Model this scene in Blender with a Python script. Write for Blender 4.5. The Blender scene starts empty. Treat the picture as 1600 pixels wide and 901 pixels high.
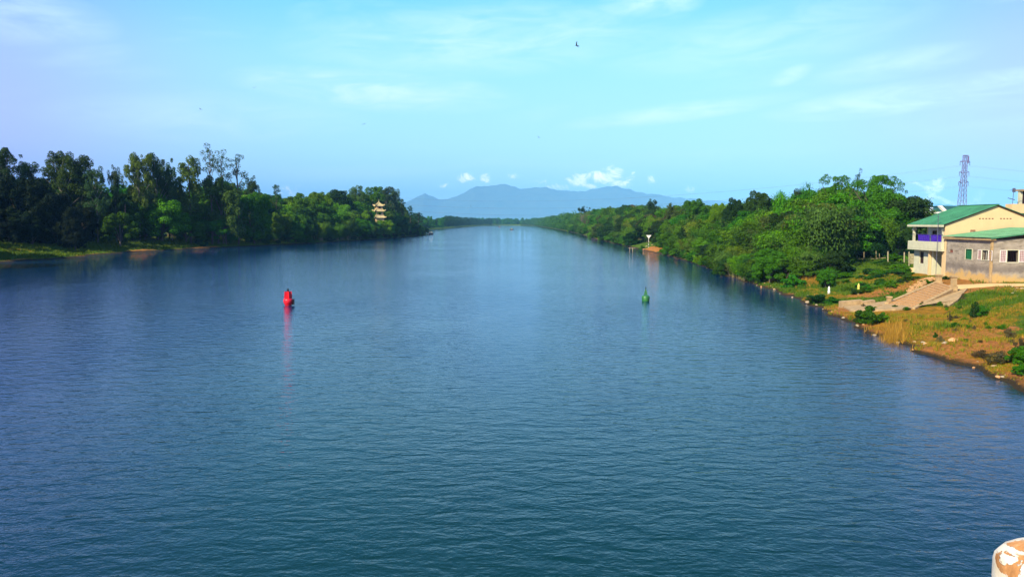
import bpy, math, random
import numpy as np
from math import radians as R, sin, cos, pi, sqrt, atan2
from mathutils import Vector, noise as mnoise

scene = bpy.context.scene
C = scene.collection
random.seed(7)
rng = np.random.default_rng(7)

# ------------------------------------------------------------------ camera
CAM_H = 9.0
F = 1250.0                       # focal length in pixels of the 1600 px wide photograph
PITCH = math.atan(103.5 / F)
cam_d = bpy.data.cameras.new('camera')
cam_d.sensor_width = 36.0
cam_d.lens = 36.0 * F / 1600.0
cam_d.clip_start = 0.1
cam_d.clip_end = 60000.0
cam = bpy.data.objects.new('camera', cam_d)
cam.location = (0, 0, CAM_H)
cam.rotation_euler = (pi / 2 - PITCH, 0, 0)
C.objects.link(cam)
scene.camera = cam

# ------------------------------------------------------------------ sun, sky, exposure
SUN_EL, SUN_AZ = R(38), R(221)   # azimuth clockwise from +Y: behind and to the left of the viewer
sun_d = bpy.data.lights.new('sun', 'SUN')
sun_d.energy = 5.0
sun_d.angle = R(0.53)
sun_d.color = (1.0, 0.90, 0.72)
sun = bpy.data.objects.new('sun', sun_d)
C.objects.link(sun)
sd = Vector((sin(SUN_AZ) * cos(SUN_EL), cos(SUN_AZ) * cos(SUN_EL), sin(SUN_EL)))
sun.rotation_euler = sd.to_track_quat('Z', 'Y').to_euler()
sun.location = (-60, -40, 60)

scene.view_settings.view_transform = 'Standard'
scene.view_settings.look = 'None'
scene.view_settings.exposure = 0.75
scene.view_settings.gamma = 1.0


class NT:
    """small helper round a node tree"""
    def __init__(s, tree):
        s.t = tree; s.n = tree.nodes; s.l = tree.links
    def node(s, typ, **kw):
        n = s.n.new(typ)
        for k, v in kw.items():
            setattr(n, k, v)
        return n
    def put(s, sock, v):
        if isinstance(v, bpy.types.NodeSocket):
            s.l.new(v, sock)
        elif v is not None:
            if isinstance(v, tuple) and len(v) == 3 and sock.type == 'RGBA':
                v = (*v, 1)
            sock.default_value = v
    def math(s, op, a, b=None, c=None, clamp=False):
        n = s.node('ShaderNodeMath', operation=op, use_clamp=clamp)
        s.put(n.inputs[0], a); s.put(n.inputs[1], b)
        if c is not None: s.put(n.inputs[2], c)
        return n.outputs[0]
    def mix(s, f, a, b, blend='MIX'):
        n = s.node('ShaderNodeMix', data_type='RGBA', blend_type=blend)
        s.put(n.inputs[0], f); s.put(n.inputs[6], a); s.put(n.inputs[7], b)
        return n.outputs[2]
    def ramp(s, f, stops, interp='LINEAR'):
        n = s.node('ShaderNodeValToRGB')
        n.color_ramp.interpolation = interp
        e = n.color_ramp.elements
        while len(e) < len(stops): e.new(0.5)
        for i, (p, c) in enumerate(stops):
            e[i].position = p
            e[i].color = (*c, 1) if isinstance(c, tuple) else (c, c, c, 1)
        s.put(n.inputs[0], f)
        return n.outputs[0]
    def noise(s, vec, scale, detail=3, rough=0.5, dist=0.0):
        n = s.node('ShaderNodeTexNoise')
        s.put(n.inputs['Vector'], vec)
        n.inputs['Scale'].default_value = scale
        n.inputs['Detail'].default_value = detail
        n.inputs['Roughness'].default_value = rough
        n.inputs['Distortion'].default_value = dist
        return n.outputs[0]
    def mapping(s, vec, scale=(1, 1, 1), rot=(0, 0, 0), loc=(0, 0, 0)):
        n = s.node('ShaderNodeMapping')
        s.put(n.inputs['Vector'], vec)
        n.inputs['Scale'].default_value = scale
        n.inputs['Rotation'].default_value = rot
        n.inputs['Location'].default_value = loc
        return n.outputs[0]
    def maprange(s, v, a, b, c=0.0, d=1.0, smooth=True):
        n = s.node('ShaderNodeMapRange')
        if smooth: n.interpolation_type = 'SMOOTHSTEP'
        s.put(n.inputs[0], v)
        for i, x in enumerate((a, b, c, d)): n.inputs[i + 1].default_value = x
        return n.outputs[0]


def dir_of(px, py):
    """azimuth (clockwise from +Y) and elevation of a direction given in photograph pixels"""
    v = Vector((px - 800, F * cos(PITCH) + (450.5 - py) * sin(PITCH), -F * sin(PITCH) + (450.5 - py) * cos(PITCH))).normalized()
    return atan2(v.x, v.y), math.asin(v.z)


world = bpy.data.worlds.new('World')
scene.world = world
world.use_nodes = True
w = NT(world.node_tree)
for n in list(w.n): w.n.remove(n)
w_out = w.node('ShaderNodeOutputWorld')
bg = w.node('ShaderNodeBackground')
bg.inputs['Strength'].default_value = 0.1
w.l.new(bg.outputs[0], w_out.inputs[0])
sky = w.node('ShaderNodeTexSky', sky_type='NISHITA')
sky.sun_disc = False
sky.sun_elevation = SUN_EL
sky.sun_rotation = SUN_AZ
sky.air_density = 1.3
sky.dust_density = 1.0
sky.ozone_density = 2.0
tc = w.node('ShaderNodeTexCoord')
sep = w.node('ShaderNodeSeparateXYZ')
w.l.new(tc.outputs['Generated'], sep.inputs[0])
X_, Y_, Z_ = sep.outputs
az = w.math('ARCTAN2', X_, Y_)
el = w.math('ARCSINE', w.math('MULTIPLY', Z_, 0.99999))
grad = w.ramp(Z_, [(0.0, (4.3, 7.0, 9.0)), (0.09, (3.9, 7.1, 9.3)), (0.19, (2.8, 6.4, 9.2)), (0.26, (1.4, 5.2, 8.9)),
                   (0.36, (0.55, 2.9, 6.0)), (0.50, (0.3, 1.7, 4.2)), (1.0, (0.15, 0.7, 2.6))])
# camera's colour shading painted into the sky, bluer away from the middle
side = w.maprange(w.math('COSINE', az), 0.99, 0.83)
grad = w.mix(side, grad, w.mix(1.0, grad, (1.12, 0.66, 1.10), 'MULTIPLY'))
col = w.mix(0.86, sky.outputs[0], grad)
# thin high cloud
comb = w.node('ShaderNodeCombineXYZ')
w.put(comb.inputs[0], az); w.put(comb.inputs[1], w.math('ADD', el, w.math('MULTIPLY', az, -0.05))); comb.inputs[2].default_value = 3.1
vec = comb.outputs[0]
cir = w.noise(w.mapping(vec, (2.2, 14, 1)), 1.6, 5, 0.55, 0.4)
cir_f = w.maprange(cir, 0.52, 0.80, 0.0, 0.30)
wisp = w.noise(w.mapping(vec, (5, 22, 1)), 2.2, 6, 0.62, 0.6)


def blob(px, py, wx, wy, tilt=0.0):
    a0, e0 = dir_of(px, py)
    da = w.math('SUBTRACT', az, a0)
    de = w.math('SUBTRACT', w.math('SUBTRACT', el, e0), w.math('MULTIPLY', da, tilt))
    q = w.math('ADD', w.math('POWER', w.math('ABSOLUTE', w.math('DIVIDE', da, wx / F)), 2.0),
               w.math('POWER', w.math('ABSOLUTE', w.math('DIVIDE', de, wy / F)), 2.0))
    return w.math('SUBTRACT', 1.0, q)


band = None
for px, py, wx, wy, tl, k in ((590, 142, 230, 34, -0.05, .9), (760, 60, 330, 60, 0.05, .55), (1180, 60, 260, 50, 0.1, .4), (330, 185, 240, 40, 0.02, .4), (1060, 176, 190, 16, 0.10, .8), (1440, 150, 220, 24, 0.08, 1.0), (1235, 118, 34, 14, 0.3, .8),
                              (1400, 100, 120, 22, 0.1, .5), (1010, 8, 90, 22, 0.0, .8), (40, 30, 120, 40, 0, .5), (1560, 180, 150, 40, 0, .3)):
    m_ = w.math('MULTIPLY', w.math('MAXIMUM', blob(px, py, wx, wy, tl), 0.0), k)
    band = m_ if band is None else w.math('MAXIMUM', band, m_)
band = w.math('MULTIPLY', band, w.maprange(wisp, 0.30, 0.72, 0.15, 0.9))
cir_f = w.math('MAXIMUM', cir_f, w.math('MULTIPLY', band, 1.0))
col = w.mix(cir_f, col, (6.4, 8.2, 9.8))
# small cumulus above the mountains
puff = None
for px, py, wx, wy, k in ((728, 281, 17, 12, .8), (763, 280, 14, 10, .9), (832, 286, 24, 10, 1), (905, 280, 22, 12, .85), (938, 275, 34, 13, 1.1), (962, 268, 20, 14, 1.3),
                       (920, 291, 12, 6, 1.1), (970, 288, 22, 8, 1.0), (1021, 282, 12, 8, .8), (462, 299, 42, 14, .8), (1452, 300, 34, 20, .75), (1480, 318, 50, 18, .4), (868, 292, 22, 6, .6), (700, 290, 20, 7, .5), (800, 276, 12, 6, .5), (1060, 296, 26, 7, .45), (990, 276, 16, 8, .6)):
    m_ = w.math('MULTIPLY', blob(px, py, wx, wy), k)
    puff = m_ if puff is None else w.math('MAXIMUM', puff, m_)
cum = w.noise(w.mapping(vec, (1, 1.4, 1)), 34.0, 8, 0.66, 0.8)
puff_f = w.maprange(w.math('ADD', puff, w.math('MULTIPLY', w.math('SUBTRACT', cum, 0.5), 6.5)), 0.25, 1.7)
puff_f = w.math('MULTIPLY', puff_f, w.math('MULTIPLY', w.maprange(puff, -0.8, 0.3), 0.95))
col = w.mix(puff_f, col, (15.0, 14.0, 13.5))
w.l.new(col, bg.inputs['Color'])

# ------------------------------------------------------------------ helpers: pixels to points

def ray(px, py):
    return Vector((px - 800, F * cos(PITCH) + (450.5 - py) * sin(PITCH), -F * sin(PITCH) + (450.5 - py) * cos(PITCH)))


def atY(px, py, Y):
    v = ray(px, py); k = Y / v.y
    return Vector((v.x * k, Y, CAM_H + v.z * k))


def atZ(px, py, z=0.0):
    v = ray(px, py); k = (z - CAM_H) / v.z
    return Vector((v.x * k, v.y * k, z))


def project(x, y, z):
    d = y * cos(PITCH) - (z - CAM_H) * sin(PITCH)
    u = y * sin(PITCH) + (z - CAM_H) * cos(PITCH)
    return 800 + F * x / d, 450.5 - F * u / d


def zat(py, Y):
    return atY(800, py, Y).z

# ------------------------------------------------------------------ materials

def mat(name):
    m = bpy.data.materials.new(name); m.use_nodes = True
    t = NT(m.node_tree)
    b = t.n['Principled BSDF']
    return m, t, b


def simple(name, col, rough=0.8, var=0.12, scale=3.0, spec=0.3, metal=0.0, bump=0.0, stain=None, stain_amt=0.0):
    m, t, b = mat(name)
    g = t.node('ShaderNodeNewGeometry').outputs['Position']
    n1 = t.noise(g, scale, 5, 0.6)
    lo = tuple(max(0, c * (1 - var * 1.6)) for c in col); hi = tuple(min(1, c * (1 + var)) for c in col)
    c = t.ramp(n1, [(0.3, lo), (0.7, hi)])
    if stain:
        n2 = t.noise(t.mapping(g, (1, 1, 0.6)), scale * 0.35, 6, 0.65)
        c = t.mix(t.maprange(n2, 0.5, 0.72, 0, stain_amt), c, stain)
    t.l.new(c, b.inputs['Base Color'])
    b.inputs['Roughness'].default_value = rough
    b.inputs['Specular IOR Level'].default_value = spec
    b.inputs['Metallic'].default_value = metal
    if bump:
        bp = t.node('ShaderNodeBump'); bp.inputs['Strength'].default_value = 0.6; bp.inputs['Distance'].default_value = bump
        t.l.new(n1, bp.inputs['Height']); t.l.new(bp.outputs[0], b.inputs['Normal'])
    return m


M = {}
M['cream'] = simple('cream_plaster', (0.70, 0.50, 0.24), 0.85, 0.05, 0.8, stain=(0.58, 0.42, 0.21), stain_amt=0.35)
M['cream_pale'] = simple('pale_plaster', (0.58, 0.56, 0.36), 0.85, 0.08, 1.5, stain=(0.45, 0.45, 0.32), stain_amt=0.5)
M['green_wall'] = simple('green_wall_paint', (0.30, 0.42, 0.28), 0.8, 0.12, 1.5, stain=(0.36, 0.3, 0.2), stain_amt=0.5)
M['white_wall'] = simple('white_wall_paint', (0.66, 0.70, 0.66), 0.8, 0.06, 1.5)
M['roof_green'] = simple('green_metal_roof', (0.060, 0.25, 0.11), 0.5, 0.22, 0.8, spec=0.5)
M['roof_pale'] = simple('pale_green_metal_roof', (0.17, 0.37, 0.18), 0.5, 0.2, 0.8, spec=0.4)
M['roof_dark'] = simple('dark_teal_roof', (0.03, 0.12, 0.13), 0.5, 0.15, 0.8, spec=0.4)
M['brown_trim'] = simple('brown_trim', (0.20, 0.07, 0.04), 0.8, 0.1)
M['dark_wood'] = simple('dark_brown_wood', (0.035, 0.014, 0.010), 0.7, 0.2)
M['purple'] = simple('violet_cloth', (0.050, 0.014, 0.30), 0.8, 0.15, 2)
M['green_paint'] = simple('green_shutter_paint', (0.01, 0.13, 0.04), 0.5, 0.1)
M['grille'] = simple('pinkish_white_paint', (0.62, 0.50, 0.46), 0.7, 0.05)
M['concrete'] = simple('pale_concrete', (0.44, 0.30, 0.13), 0.9, 0.2, 2.2, bump=0.02, stain=(0.30, 0.22, 0.11), stain_amt=0.75)
M['brick'] = simple('worn_brick', (0.50, 0.29, 0.11), 0.9, 0.22, 4.0, bump=0.01, stain=(0.42, 0.30, 0.15), stain_amt=0.6)
M['stone'] = simple('pale_stone', (0.42, 0.33, 0.20), 0.9, 0.15, 5, bump=0.03)
M['bamboo'] = simple('dry_bamboo', (0.34, 0.27, 0.13), 0.7, 0.2, 6)
M['board'] = simple('weathered_board', (0.42, 0.36, 0.20), 0.85, 0.2, 4)
M['steel'] = simple('painted_lattice_steel', (0.16, 0.13, 0.24), 0.6, 0.1)
M['wire'] = simple('wire_metal', (0.10, 0.10, 0.14), 0.5, 0.05)
M['red'] = simple('red_buoy_paint', (0.75, 0.012, 0.02), 0.35, 0.10, 3, spec=0.5)
M['black'] = simple('black_paint', (0.012, 0.010, 0.014), 0.5, 0.1)
M['buoy_green'] = simple('green_buoy_paint', (0.03, 0.17, 0.03), 0.4, 0.15, 3, spec=0.5)
M['white'] = simple('white_paint', (0.80, 0.78, 0.66), 0.6, 0.05)
M['yellow'] = simple('yellow_paint', (0.78, 0.66, 0.12), 0.6, 0.05)
M['boat'] = simple('dark_boat_wood', (0.05, 0.045, 0.05), 0.6, 0.2)
M['bird'] = simple('dark_feathers', (0.02, 0.025, 0.03), 0.8, 0.1)
M['pagoda'] = simple('ochre_pagoda_plaster', (0.60, 0.41, 0.18), 0.8, 0.07, 0.5)
M['pagoda_roof'] = simple('yellow_pagoda_tiles', (0.50, 0.41, 0.18), 0.7, 0.18, 0.8)
M['bark'] = simple('grey_brown_bark', (0.13, 0.10, 0.07), 0.9, 0.25, 3, bump=0.03)
M['pale_bark'] = simple('pale_bark', (0.20, 0.185, 0.15), 0.9, 0.2, 3, bump=0.02)
M['asphalt'] = simple('bridge_concrete', (0.30, 0.28, 0.25), 0.9, 0.15, 1.5, bump=0.01)
M['blue_wall'] = simple('pale_blue_wall', (0.52, 0.62, 0.78), 0.8, 0.06, 0.6)

# grey cement render with damp, algae-dark lower part and orange dust at the foot
m, t, b = mat('stained_grey_cement')
g = t.node('ShaderNodeNewGeometry').outputs['Position']
sp = t.node('ShaderNodeSeparateXYZ'); t.l.new(g, sp.inputs[0])
n1 = t.noise(t.mapping(g, (1, 1, 1.8)), 0.9, 6, 0.65)
n2 = t.noise(t.mapping(g, (0.6, 0.6, 2.2)), 1.6, 6, 0.7)
n3 = t.noise(g, 1.2, 5, 0.6)
c = t.ramp(n1, [(0.3, (0.22, 0.185, 0.13)), (0.5, (0.34, 0.29, 0.21)), (0.72, (0.44, 0.38, 0.28))])
c = t.mix(t.maprange(n2, 0.52, 0.68, 0, 0.65), c, (0.13, 0.105, 0.075))
low = t.maprange(t.math('ADD', sp.outputs[2], t.math('MULTIPLY', t.math('SUBTRACT', n3, 0.5), 2.2)), 3.0, 3.7, 1, 0)
c = t.mix(low, c, (0.56, 0.36, 0.12))
mid = t.math('MULTIPLY', t.maprange(t.math('ADD', sp.outputs[2], t.math('MULTIPLY', n3, 1.2)), 4.1, 4.5, 0, 1), t.maprange(t.math('ADD', sp.outputs[2], t.math('MULTIPLY', n2, 1.2)), 4.7, 5.3, 1, 0))
c = t.mix(t.math('MULTIPLY', mid, 0.55), c, (0.12, 0.10, 0.085))
t.l.new(c, b.inputs['Base Color']); b.inputs['Roughness'].default_value = 0.95; b.inputs['Specular IOR Level'].default_value = 0.15
bp = t.node('ShaderNodeBump'); bp.inputs['Strength'].default_value = 0.5; bp.inputs['Distance'].default_value = 0.02
t.l.new(t.noise(g, 6, 5), bp.inputs['Height']); t.l.new(bp.outputs[0], b.inputs['Normal'])
M['cement'] = m

# white paint peeling off rusty-orange concrete (bridge post)
m, t, b = mat('peeling_white_paint')
g = t.node('ShaderNodeNewGeometry').outputs['Position']
n1 = t.noise(t.mapping(g, loc=(3.37, 0.11, 0.0)), 8.0, 6, 0.6, 0.5)
n2 = t.noise(g, 60, 4, 0.6)
f = t.maprange(t.math('ADD', n1, t.math('MULTIPLY', n2, 0.08)), 0.535, 0.55)
c1 = t.ramp(t.noise(g, 14, 5), [(0.3, (0.66, 0.55, 0.34)), (0.7, (0.80, 0.76, 0.62))])
c2 = t.ramp(t.noise(g, 22, 5, 0.65), [(0.3, (0.30, 0.13, 0.035)), (0.55, (0.55, 0.25, 0.07)), (0.75, (0.70, 0.42, 0.20))])
t.l.new(t.mix(f, c1, c2), b.inputs['Base Color']); b.inputs['Roughness'].default_value = 0.8
bp = t.node('ShaderNodeBump'); bp.inputs['Distance'].default_value = 0.004; bp.inputs['Strength'].default_value = 0.8
t.l.new(t.math('ADD', t.math('MULTIPLY', f, -1.0), t.math('MULTIPLY', n2, 0.5)), bp.inputs['Height']); t.l.new(bp.outputs[0], b.inputs['Normal'])
M['peeling'] = m


def leaf_mat(name, dark, light, trans=0.25, huevar=0.25):
    m = bpy.data.materials.new(name); m.use_nodes = True
    t = NT(m.node_tree)
    b = t.n['Principled BSDF']
    out = t.n['Material Output']
    g = t.node('ShaderNodeNewGeometry')
    oi = t.node('ShaderNodeObjectInfo')
    tcn = t.node('ShaderNodeTexCoord')
    n1 = t.noise(tcn.outputs['Object'], 9.0, 3, 0.6)
    rnd = t.math('ADD', t.math('MULTIPLY', g.outputs['Random Per Island'], 0.55), t.math('MULTIPLY', n1, 0.55))
    c = t.ramp(rnd, [(0.15, dark), (0.85, light)])
    hs = t.node('ShaderNodeHueSaturation')
    hs.inputs['Hue'].default_value = 0.5
    t.l.new(t.math('MULTIPLY_ADD', oi.outputs['Random'], -0.045 * huevar * 4, 0.5 + 0.02 * huevar * 4), hs.inputs['Hue'])
    t.l.new(t.maprange(t.noise(oi.outputs['Location'], 37.0, 0), 0.35, 0.65, 0.7, 1.3, False), hs.inputs['Value'])
    t.l.new(c, hs.inputs['Color'])
    t.l.new(hs.outputs[0], b.inputs['Base Color'])
    b.inputs['Roughness'].default_value = 0.6
    b.inputs['Specular IOR Level'].default_value = 0.10
    tr = t.node('ShaderNodeBsdfTranslucent')
    t.l.new(t.mix(1.0, hs.outputs[0], (1.0, 1.1, 0.4), 'MULTIPLY'), tr.inputs['Color'])
    ms = t.node('ShaderNodeMixShader'); ms.inputs[0].default_value = trans
    t.l.new(b.outputs[0], ms.inputs[1]); t.l.new(tr.outputs[0], ms.inputs[2])
    t.l.new(ms.outputs[0], out.inputs['Surface'])
    return m


L = {
    'bright': leaf_mat('bright_green_leaves', (0.028, 0.10, 0.001), (0.105, 0.26, 0.003)),
    'mid': leaf_mat('mid_green_leaves', (0.018, 0.075, 0.002), (0.060, 0.18, 0.004)),
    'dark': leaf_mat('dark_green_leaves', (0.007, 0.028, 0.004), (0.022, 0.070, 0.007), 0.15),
    'olive': leaf_mat('olive_green_leaves', (0.040, 0.080, 0.010), (0.095, 0.16, 0.018)),
    'grey': leaf_mat('grey_green_leaves', (0.020, 0.050, 0.014), (0.055, 0.115, 0.028), 0.2),
    'yellow': leaf_mat('yellow_green_leaves', (0.055, 0.11, 0.004), (0.15, 0.24, 0.010)),
    'brown': leaf_mat('brownish_leaves', (0.06, 0.055, 0.02), (0.12, 0.10, 0.035)),
    'black': leaf_mat('shade_black_leaves', (0.002, 0.006, 0.001), (0.006, 0.018, 0.002), 0.08),  # shade of the left wood painted into the leaf colour
    'lawn': leaf_mat('short_grass', (0.050, 0.11, 0.006), (0.13, 0.21, 0.010)),
    'dry': leaf_mat('dry_grass', (0.26, 0.12, 0.015), (0.52, 0.27, 0.04)),
    'oliveg': leaf_mat('olive_grass', (0.12, 0.15, 0.006), (0.27, 0.27, 0.012)),
}

# ------------------------------------------------------------------ object helpers

def tag(o, label=None, cat=None, group=None, kind=None):
    if label: o['label'] = label
    if cat: o['category'] = cat
    if group: o['group'] = group
    if kind: o['kind'] = kind
    return o


def thing(name, label, cat, loc=(0, 0, 0), group=None):
    o = bpy.data.objects.new(name, None); C.objects.link(o)
    o.location = loc
    o.empty_display_size = 0.3
    return tag(o, label, cat, group)


def np_mesh(name, verts, faces, smooth=False):
    """verts (N,3) array, faces list of equal-length index arrays -> mesh"""
    me = bpy.data.meshes.new(name)
    verts = np.asarray(verts, dtype=np.float32); faces = np.asarray(faces, dtype=np.int32)
    k = faces.shape[1]
    me.vertices.add(len(verts)); me.vertices.foreach_set('co', verts.ravel())
    me.loops.add(faces.size); me.loops.foreach_set('vertex_index', faces.ravel())
    me.polygons.add(len(faces)); me.polygons.foreach_set('loop_start', np.arange(0, faces.size, k, dtype=np.int32))
    me.update(calc_edges=True)
    if smooth: me.polygons.foreach_set('use_smooth', np.ones(len(faces), dtype=bool))
    me.validate()
    return me


def link(name, me, m, parent=None, loc=None):
    o = bpy.data.objects.new(name, me); C.objects.link(o)
    if m is not None:
        me.materials.append(m)
    if parent is not None: o.parent = parent
    if loc is not None: o.location = loc
    return o


def wloc(o):
    v = Vector(o.location)
    while o.parent: o = o.parent; v += o.location
    return v


class MB:
    """collects simple shapes in world coordinates; build() links them as one mesh object"""
    def __init__(s): s.v = []; s.f = []
    def add(s, vs, fs):
        k = len(s.v); s.v += [tuple(v) for v in vs]; s.f += [tuple(i + k for i in f) for f in fs]; return s
    def box(s, x0, x1, y0, y1, z0, z1):
        return s.add([(x0, y0, z0), (x1, y0, z0), (x1, y1, z0), (x0, y1, z0), (x0, y0, z1), (x1, y0, z1), (x1, y1, z1), (x0, y1, z1)],
                     [(0, 3, 2, 1), (4, 5, 6, 7), (0, 1, 5, 4), (1, 2, 6, 5), (2, 3, 7, 6), (3, 0, 4, 7)])
    def hexa(s, lo, hi):
        n = len(lo)
        return s.add(list(lo) + list(hi), [tuple(range(n))[::-1], tuple(range(n, 2 * n))] + [(i, (i + 1) % n, n + (i + 1) % n, n + i) for i in range(n)])
    def prism(s, poly, z0, z1):
        return s.hexa([(x, y, z0) for x, y in poly], [(x, y, z1) for x, y in poly])
    def tube(s, pts, rads, n=6, cap=True):
        pts = [Vector(p) for p in pts]
        if not hasattr(rads, '__len__'): rads = [rads] * len(pts)
        k = len(s.v); vs = []
        for i, p in enumerate(pts):
            d = (pts[min(i + 1, len(pts) - 1)] - pts[max(i - 1, 0)]).normalized()
            a = d.orthogonal().normalized() if i == 0 else (a - d * a.dot(d)).normalized()
            b2 = d.cross(a)
            for j in range(n):
                q = 2 * pi * j / n
                vs.append(tuple(p + (a * cos(q) + b2 * sin(q)) * rads[i]))
        fs = [(i * n + j, i * n + (j + 1) % n, (i + 1) * n + (j + 1) % n, (i + 1) * n + j) for i in range(len(pts) - 1) for j in range(n)]
        if cap: fs += [tuple(range(n))[::-1], tuple(range((len(pts) - 1) * n, len(pts) * n))]
        return s.add(vs, fs)
    def lathe(s, c, prof, n=20, a0=0.0):
        """prof: list of (radius, z)"""
        vs = [(c[0] + r * cos(a0 + 2 * pi * j / n), c[1] + r * sin(a0 + 2 * pi * j / n), c[2] + z) for r, z in prof for j in range(n)]
        fs = [(i * n + j, i * n + (j + 1) % n, (i + 1) * n + (j + 1) % n, (i + 1) * n + j) for i in range(len(prof) - 1) for j in range(n)]
        fs += [tuple(range(n))[::-1], tuple(range((len(prof) - 1) * n, len(prof) * n))]
        return s.add(vs, fs)
    def build(s, name, m, parent=None, smooth=False, origin=None):
        o0 = wloc(parent) if parent is not None else Vector(origin or (0, 0, 0))
        me = bpy.data.meshes.new(name)
        me.from_pydata([(v[0] - o0.x, v[1] - o0.y, v[2] - o0.z) for v in s.v], [], s.f)
        if smooth:
            me.polygons.foreach_set('use_smooth', np.ones(len(me.polygons), dtype=bool))
        me.update()
        o = link(name, me, m, parent)
        if parent is None: o.location = o0
        return o


def soften(o, width=0.02, seg=2):
    b = o.modifiers.new('bevel', 'BEVEL'); b.width = width; b.segments = seg; b.limit_method = 'ANGLE'
    return o

# ------------------------------------------------------------------ terrain
# shoreline control points read off the photograph, as (distance, x)
XR = np.array([(-3000, 27), (0, 26), (20, 26.5), (40, 27.6), (50, 28.2), (59, 28.6), (68, 29.6), (78, 31.2), (90, 33.0), (105, 34.6), (118, 35.2), (132, 36.2), (150, 38.0), (180, 40.5), (220, 42.2),
               (262, 42.8), (341, 43.8), (433, 45.5), (660, 53), (1023, 57), (1730, 57), (2140, 60), (2300, 8), (2320, 0), (20000, 0)], float)
XL = np.array([(-3000, -130), (0, -128), (100, -122), (178, -115), (200, -113.5), (212, -112), (218, -116), (240, -115), (262, -111), (274, -107), (351, -84.5), (433, -69.5), (560, -61), (592, -60), (608, -64), (640, -90),
               (800, -104), (1023, -98), (1500, -92), (1875, -82), (2140, -68), (2300, -8), (2320, 0), (20000, 0)], float)


def xr_(y): return np.interp(y, XR[:, 0], XR[:, 1]) + 0.35 * np.sin(y * 0.55) * (y < 2200) * (y > 30) + 0.25 * np.sin(y * 1.43 + 1) * (y < 400) * (y > 30)
def xl_(y): return np.interp(y, XL[:, 0], XL[:, 1]) + 0.5 * np.sin(y * 0.23) * (y < 2200) + 0.3 * np.sin(y * 0.71 + 2) * (y < 700)


PR = np.array([(-30, -3.5), (-8, -2.6), (-2, -0.9), (-0.4, -0.12), (0, 0), (0.5, 0.22), (1.5, 0.40), (7, 0.80), (10, 1.35), (14, 2.30), (17, 2.62), (30, 2.80), (80, 3.0), (300, 4), (40000, 6)], float)
PRF = np.array([(-30, -3.5), (-8, -2.6), (-2, -0.9), (0, 0), (1, 0.35), (5, 1.2), (9, 2.2), (16, 3.0), (30, 3.4), (80, 3.6), (300, 4), (40000, 6)], float)
PL = np.array([(-30, -3.5), (-8, -2.6), (-2, -0.9), (0, 0), (0.8, 0.30), (4, 0.6), (9, 1.2), (13, 2.3), (22, 3.0), (34, 3.5), (60, 3.9), (300, 4.2), (40000, 6)], float)


def smooth01(v): v = min(1.0, max(0.0, v)); return v * v * (3 - 2 * v)


# bare dirt / mound patches: x, y, radius x, radius y, raise, dirt weight
_p = [atZ(1013, 388, 0.9), atZ(1500, 548, 0.4), atZ(1560, 533, 1.0), atZ(1465, 443, 2.4), atZ(1440, 443, 2.2), atZ(1370, 449, 1.7), atZ(935, 372, 0.5), atZ(1345, 482, 0.5), atZ(1520, 515, 1.0),
      atZ(1560, 425, 2.8), atZ(1060, 400, 0.3), atZ(985, 389, 0.2)]
PATCH = [(_p[0].x + 1.0, _p[0].y, 4.2, 13, 1.0, .68), (_p[1].x, _p[1].y, 3.5, 2.4, 0.25, 0.62), (_p[2].x, _p[2].y, 4.5, 2.2, 0.35, 0.66), (47.5, 87, 4.0, 8, 0.0, 1.0), (44.0, 91, 2.6, 3.0, 0.25, 0.9),
         (_p[5].x, _p[5].y, 3.0, 3.0, 0.3, 1.0), (_p[6].x, _p[6].y, 3, 12, 0.3, 1.0), (_p[7].x, _p[7].y, 3.5, 2.5, 0.0, 0.9), (_p[8].x, _p[8].y, 3.5, 2.5, 0.1, 0.6), (54, 79, 14, 2.6, 0.0, 1.1),
         (_p[10].x + 1, _p[10].y, 2.5, 6, 0.2, 0.9)]


def height(x, y):
    a, b = float(xl_(y)), float(xr_(y))
    if y > 2320: return 2.5
    mid = 0.5 * (a + b)
    if x > mid:
        s = x - b
        k = smooth01((y - 95) / 40)
        h = np.interp(s, PR[:, 0], PR[:, 1]) * (1 - k) + np.interp(s, PRF[:, 0], PRF[:, 1]) * k
        if s > 0:
            amp = smooth01(s / 3)
            flat = 1.0
            if 37 < x < 66 and 76 < y < 104: flat = 0.12
            h += amp * flat * (0.28 * mnoise.noise(Vector((x * 0.22, y * 0.22, 1.3))) + 0.14 * mnoise.noise(Vector((x * 0.7, y * 0.7, 5.3))) + 0.05 * mnoise.noise(Vector((x * 2.1, y * 2.1, 9))))
            for (px, py, rx, ry, up, dw) in PATCH:
                q = ((x - px) / rx) ** 2 + ((y - py) / ry) ** 2
                if q < 1 and up: h += up * (1 - q) ** 1.2 * (1 + 0.4 * mnoise.noise(Vector((x * 0.9, y * 0.9, 2))))
    else:
        s = a - x
        h = np.interp(s, PL[:, 0], PL[:, 1])
        if s > 0:
            amp = smooth01(s / 3)
            h += amp * (0.35 * mnoise.noise(Vector((x * 0.11, y * 0.11, 4.3))) + 0.15 * mnoise.noise(Vector((x * 0.5, y * 0.5, 2.3))))
    return float(h)


def axis(lo, hi, stops):
    """values from lo to hi with the step size interpolated between (position, step) stops"""
    out = [lo]
    P = np.array(stops, float)
    while out[-1] < hi:
        out.append(out[-1] + float(np.interp(out[-1], P[:, 0], P[:, 1])))
    out[-1] = hi
    return out


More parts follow.
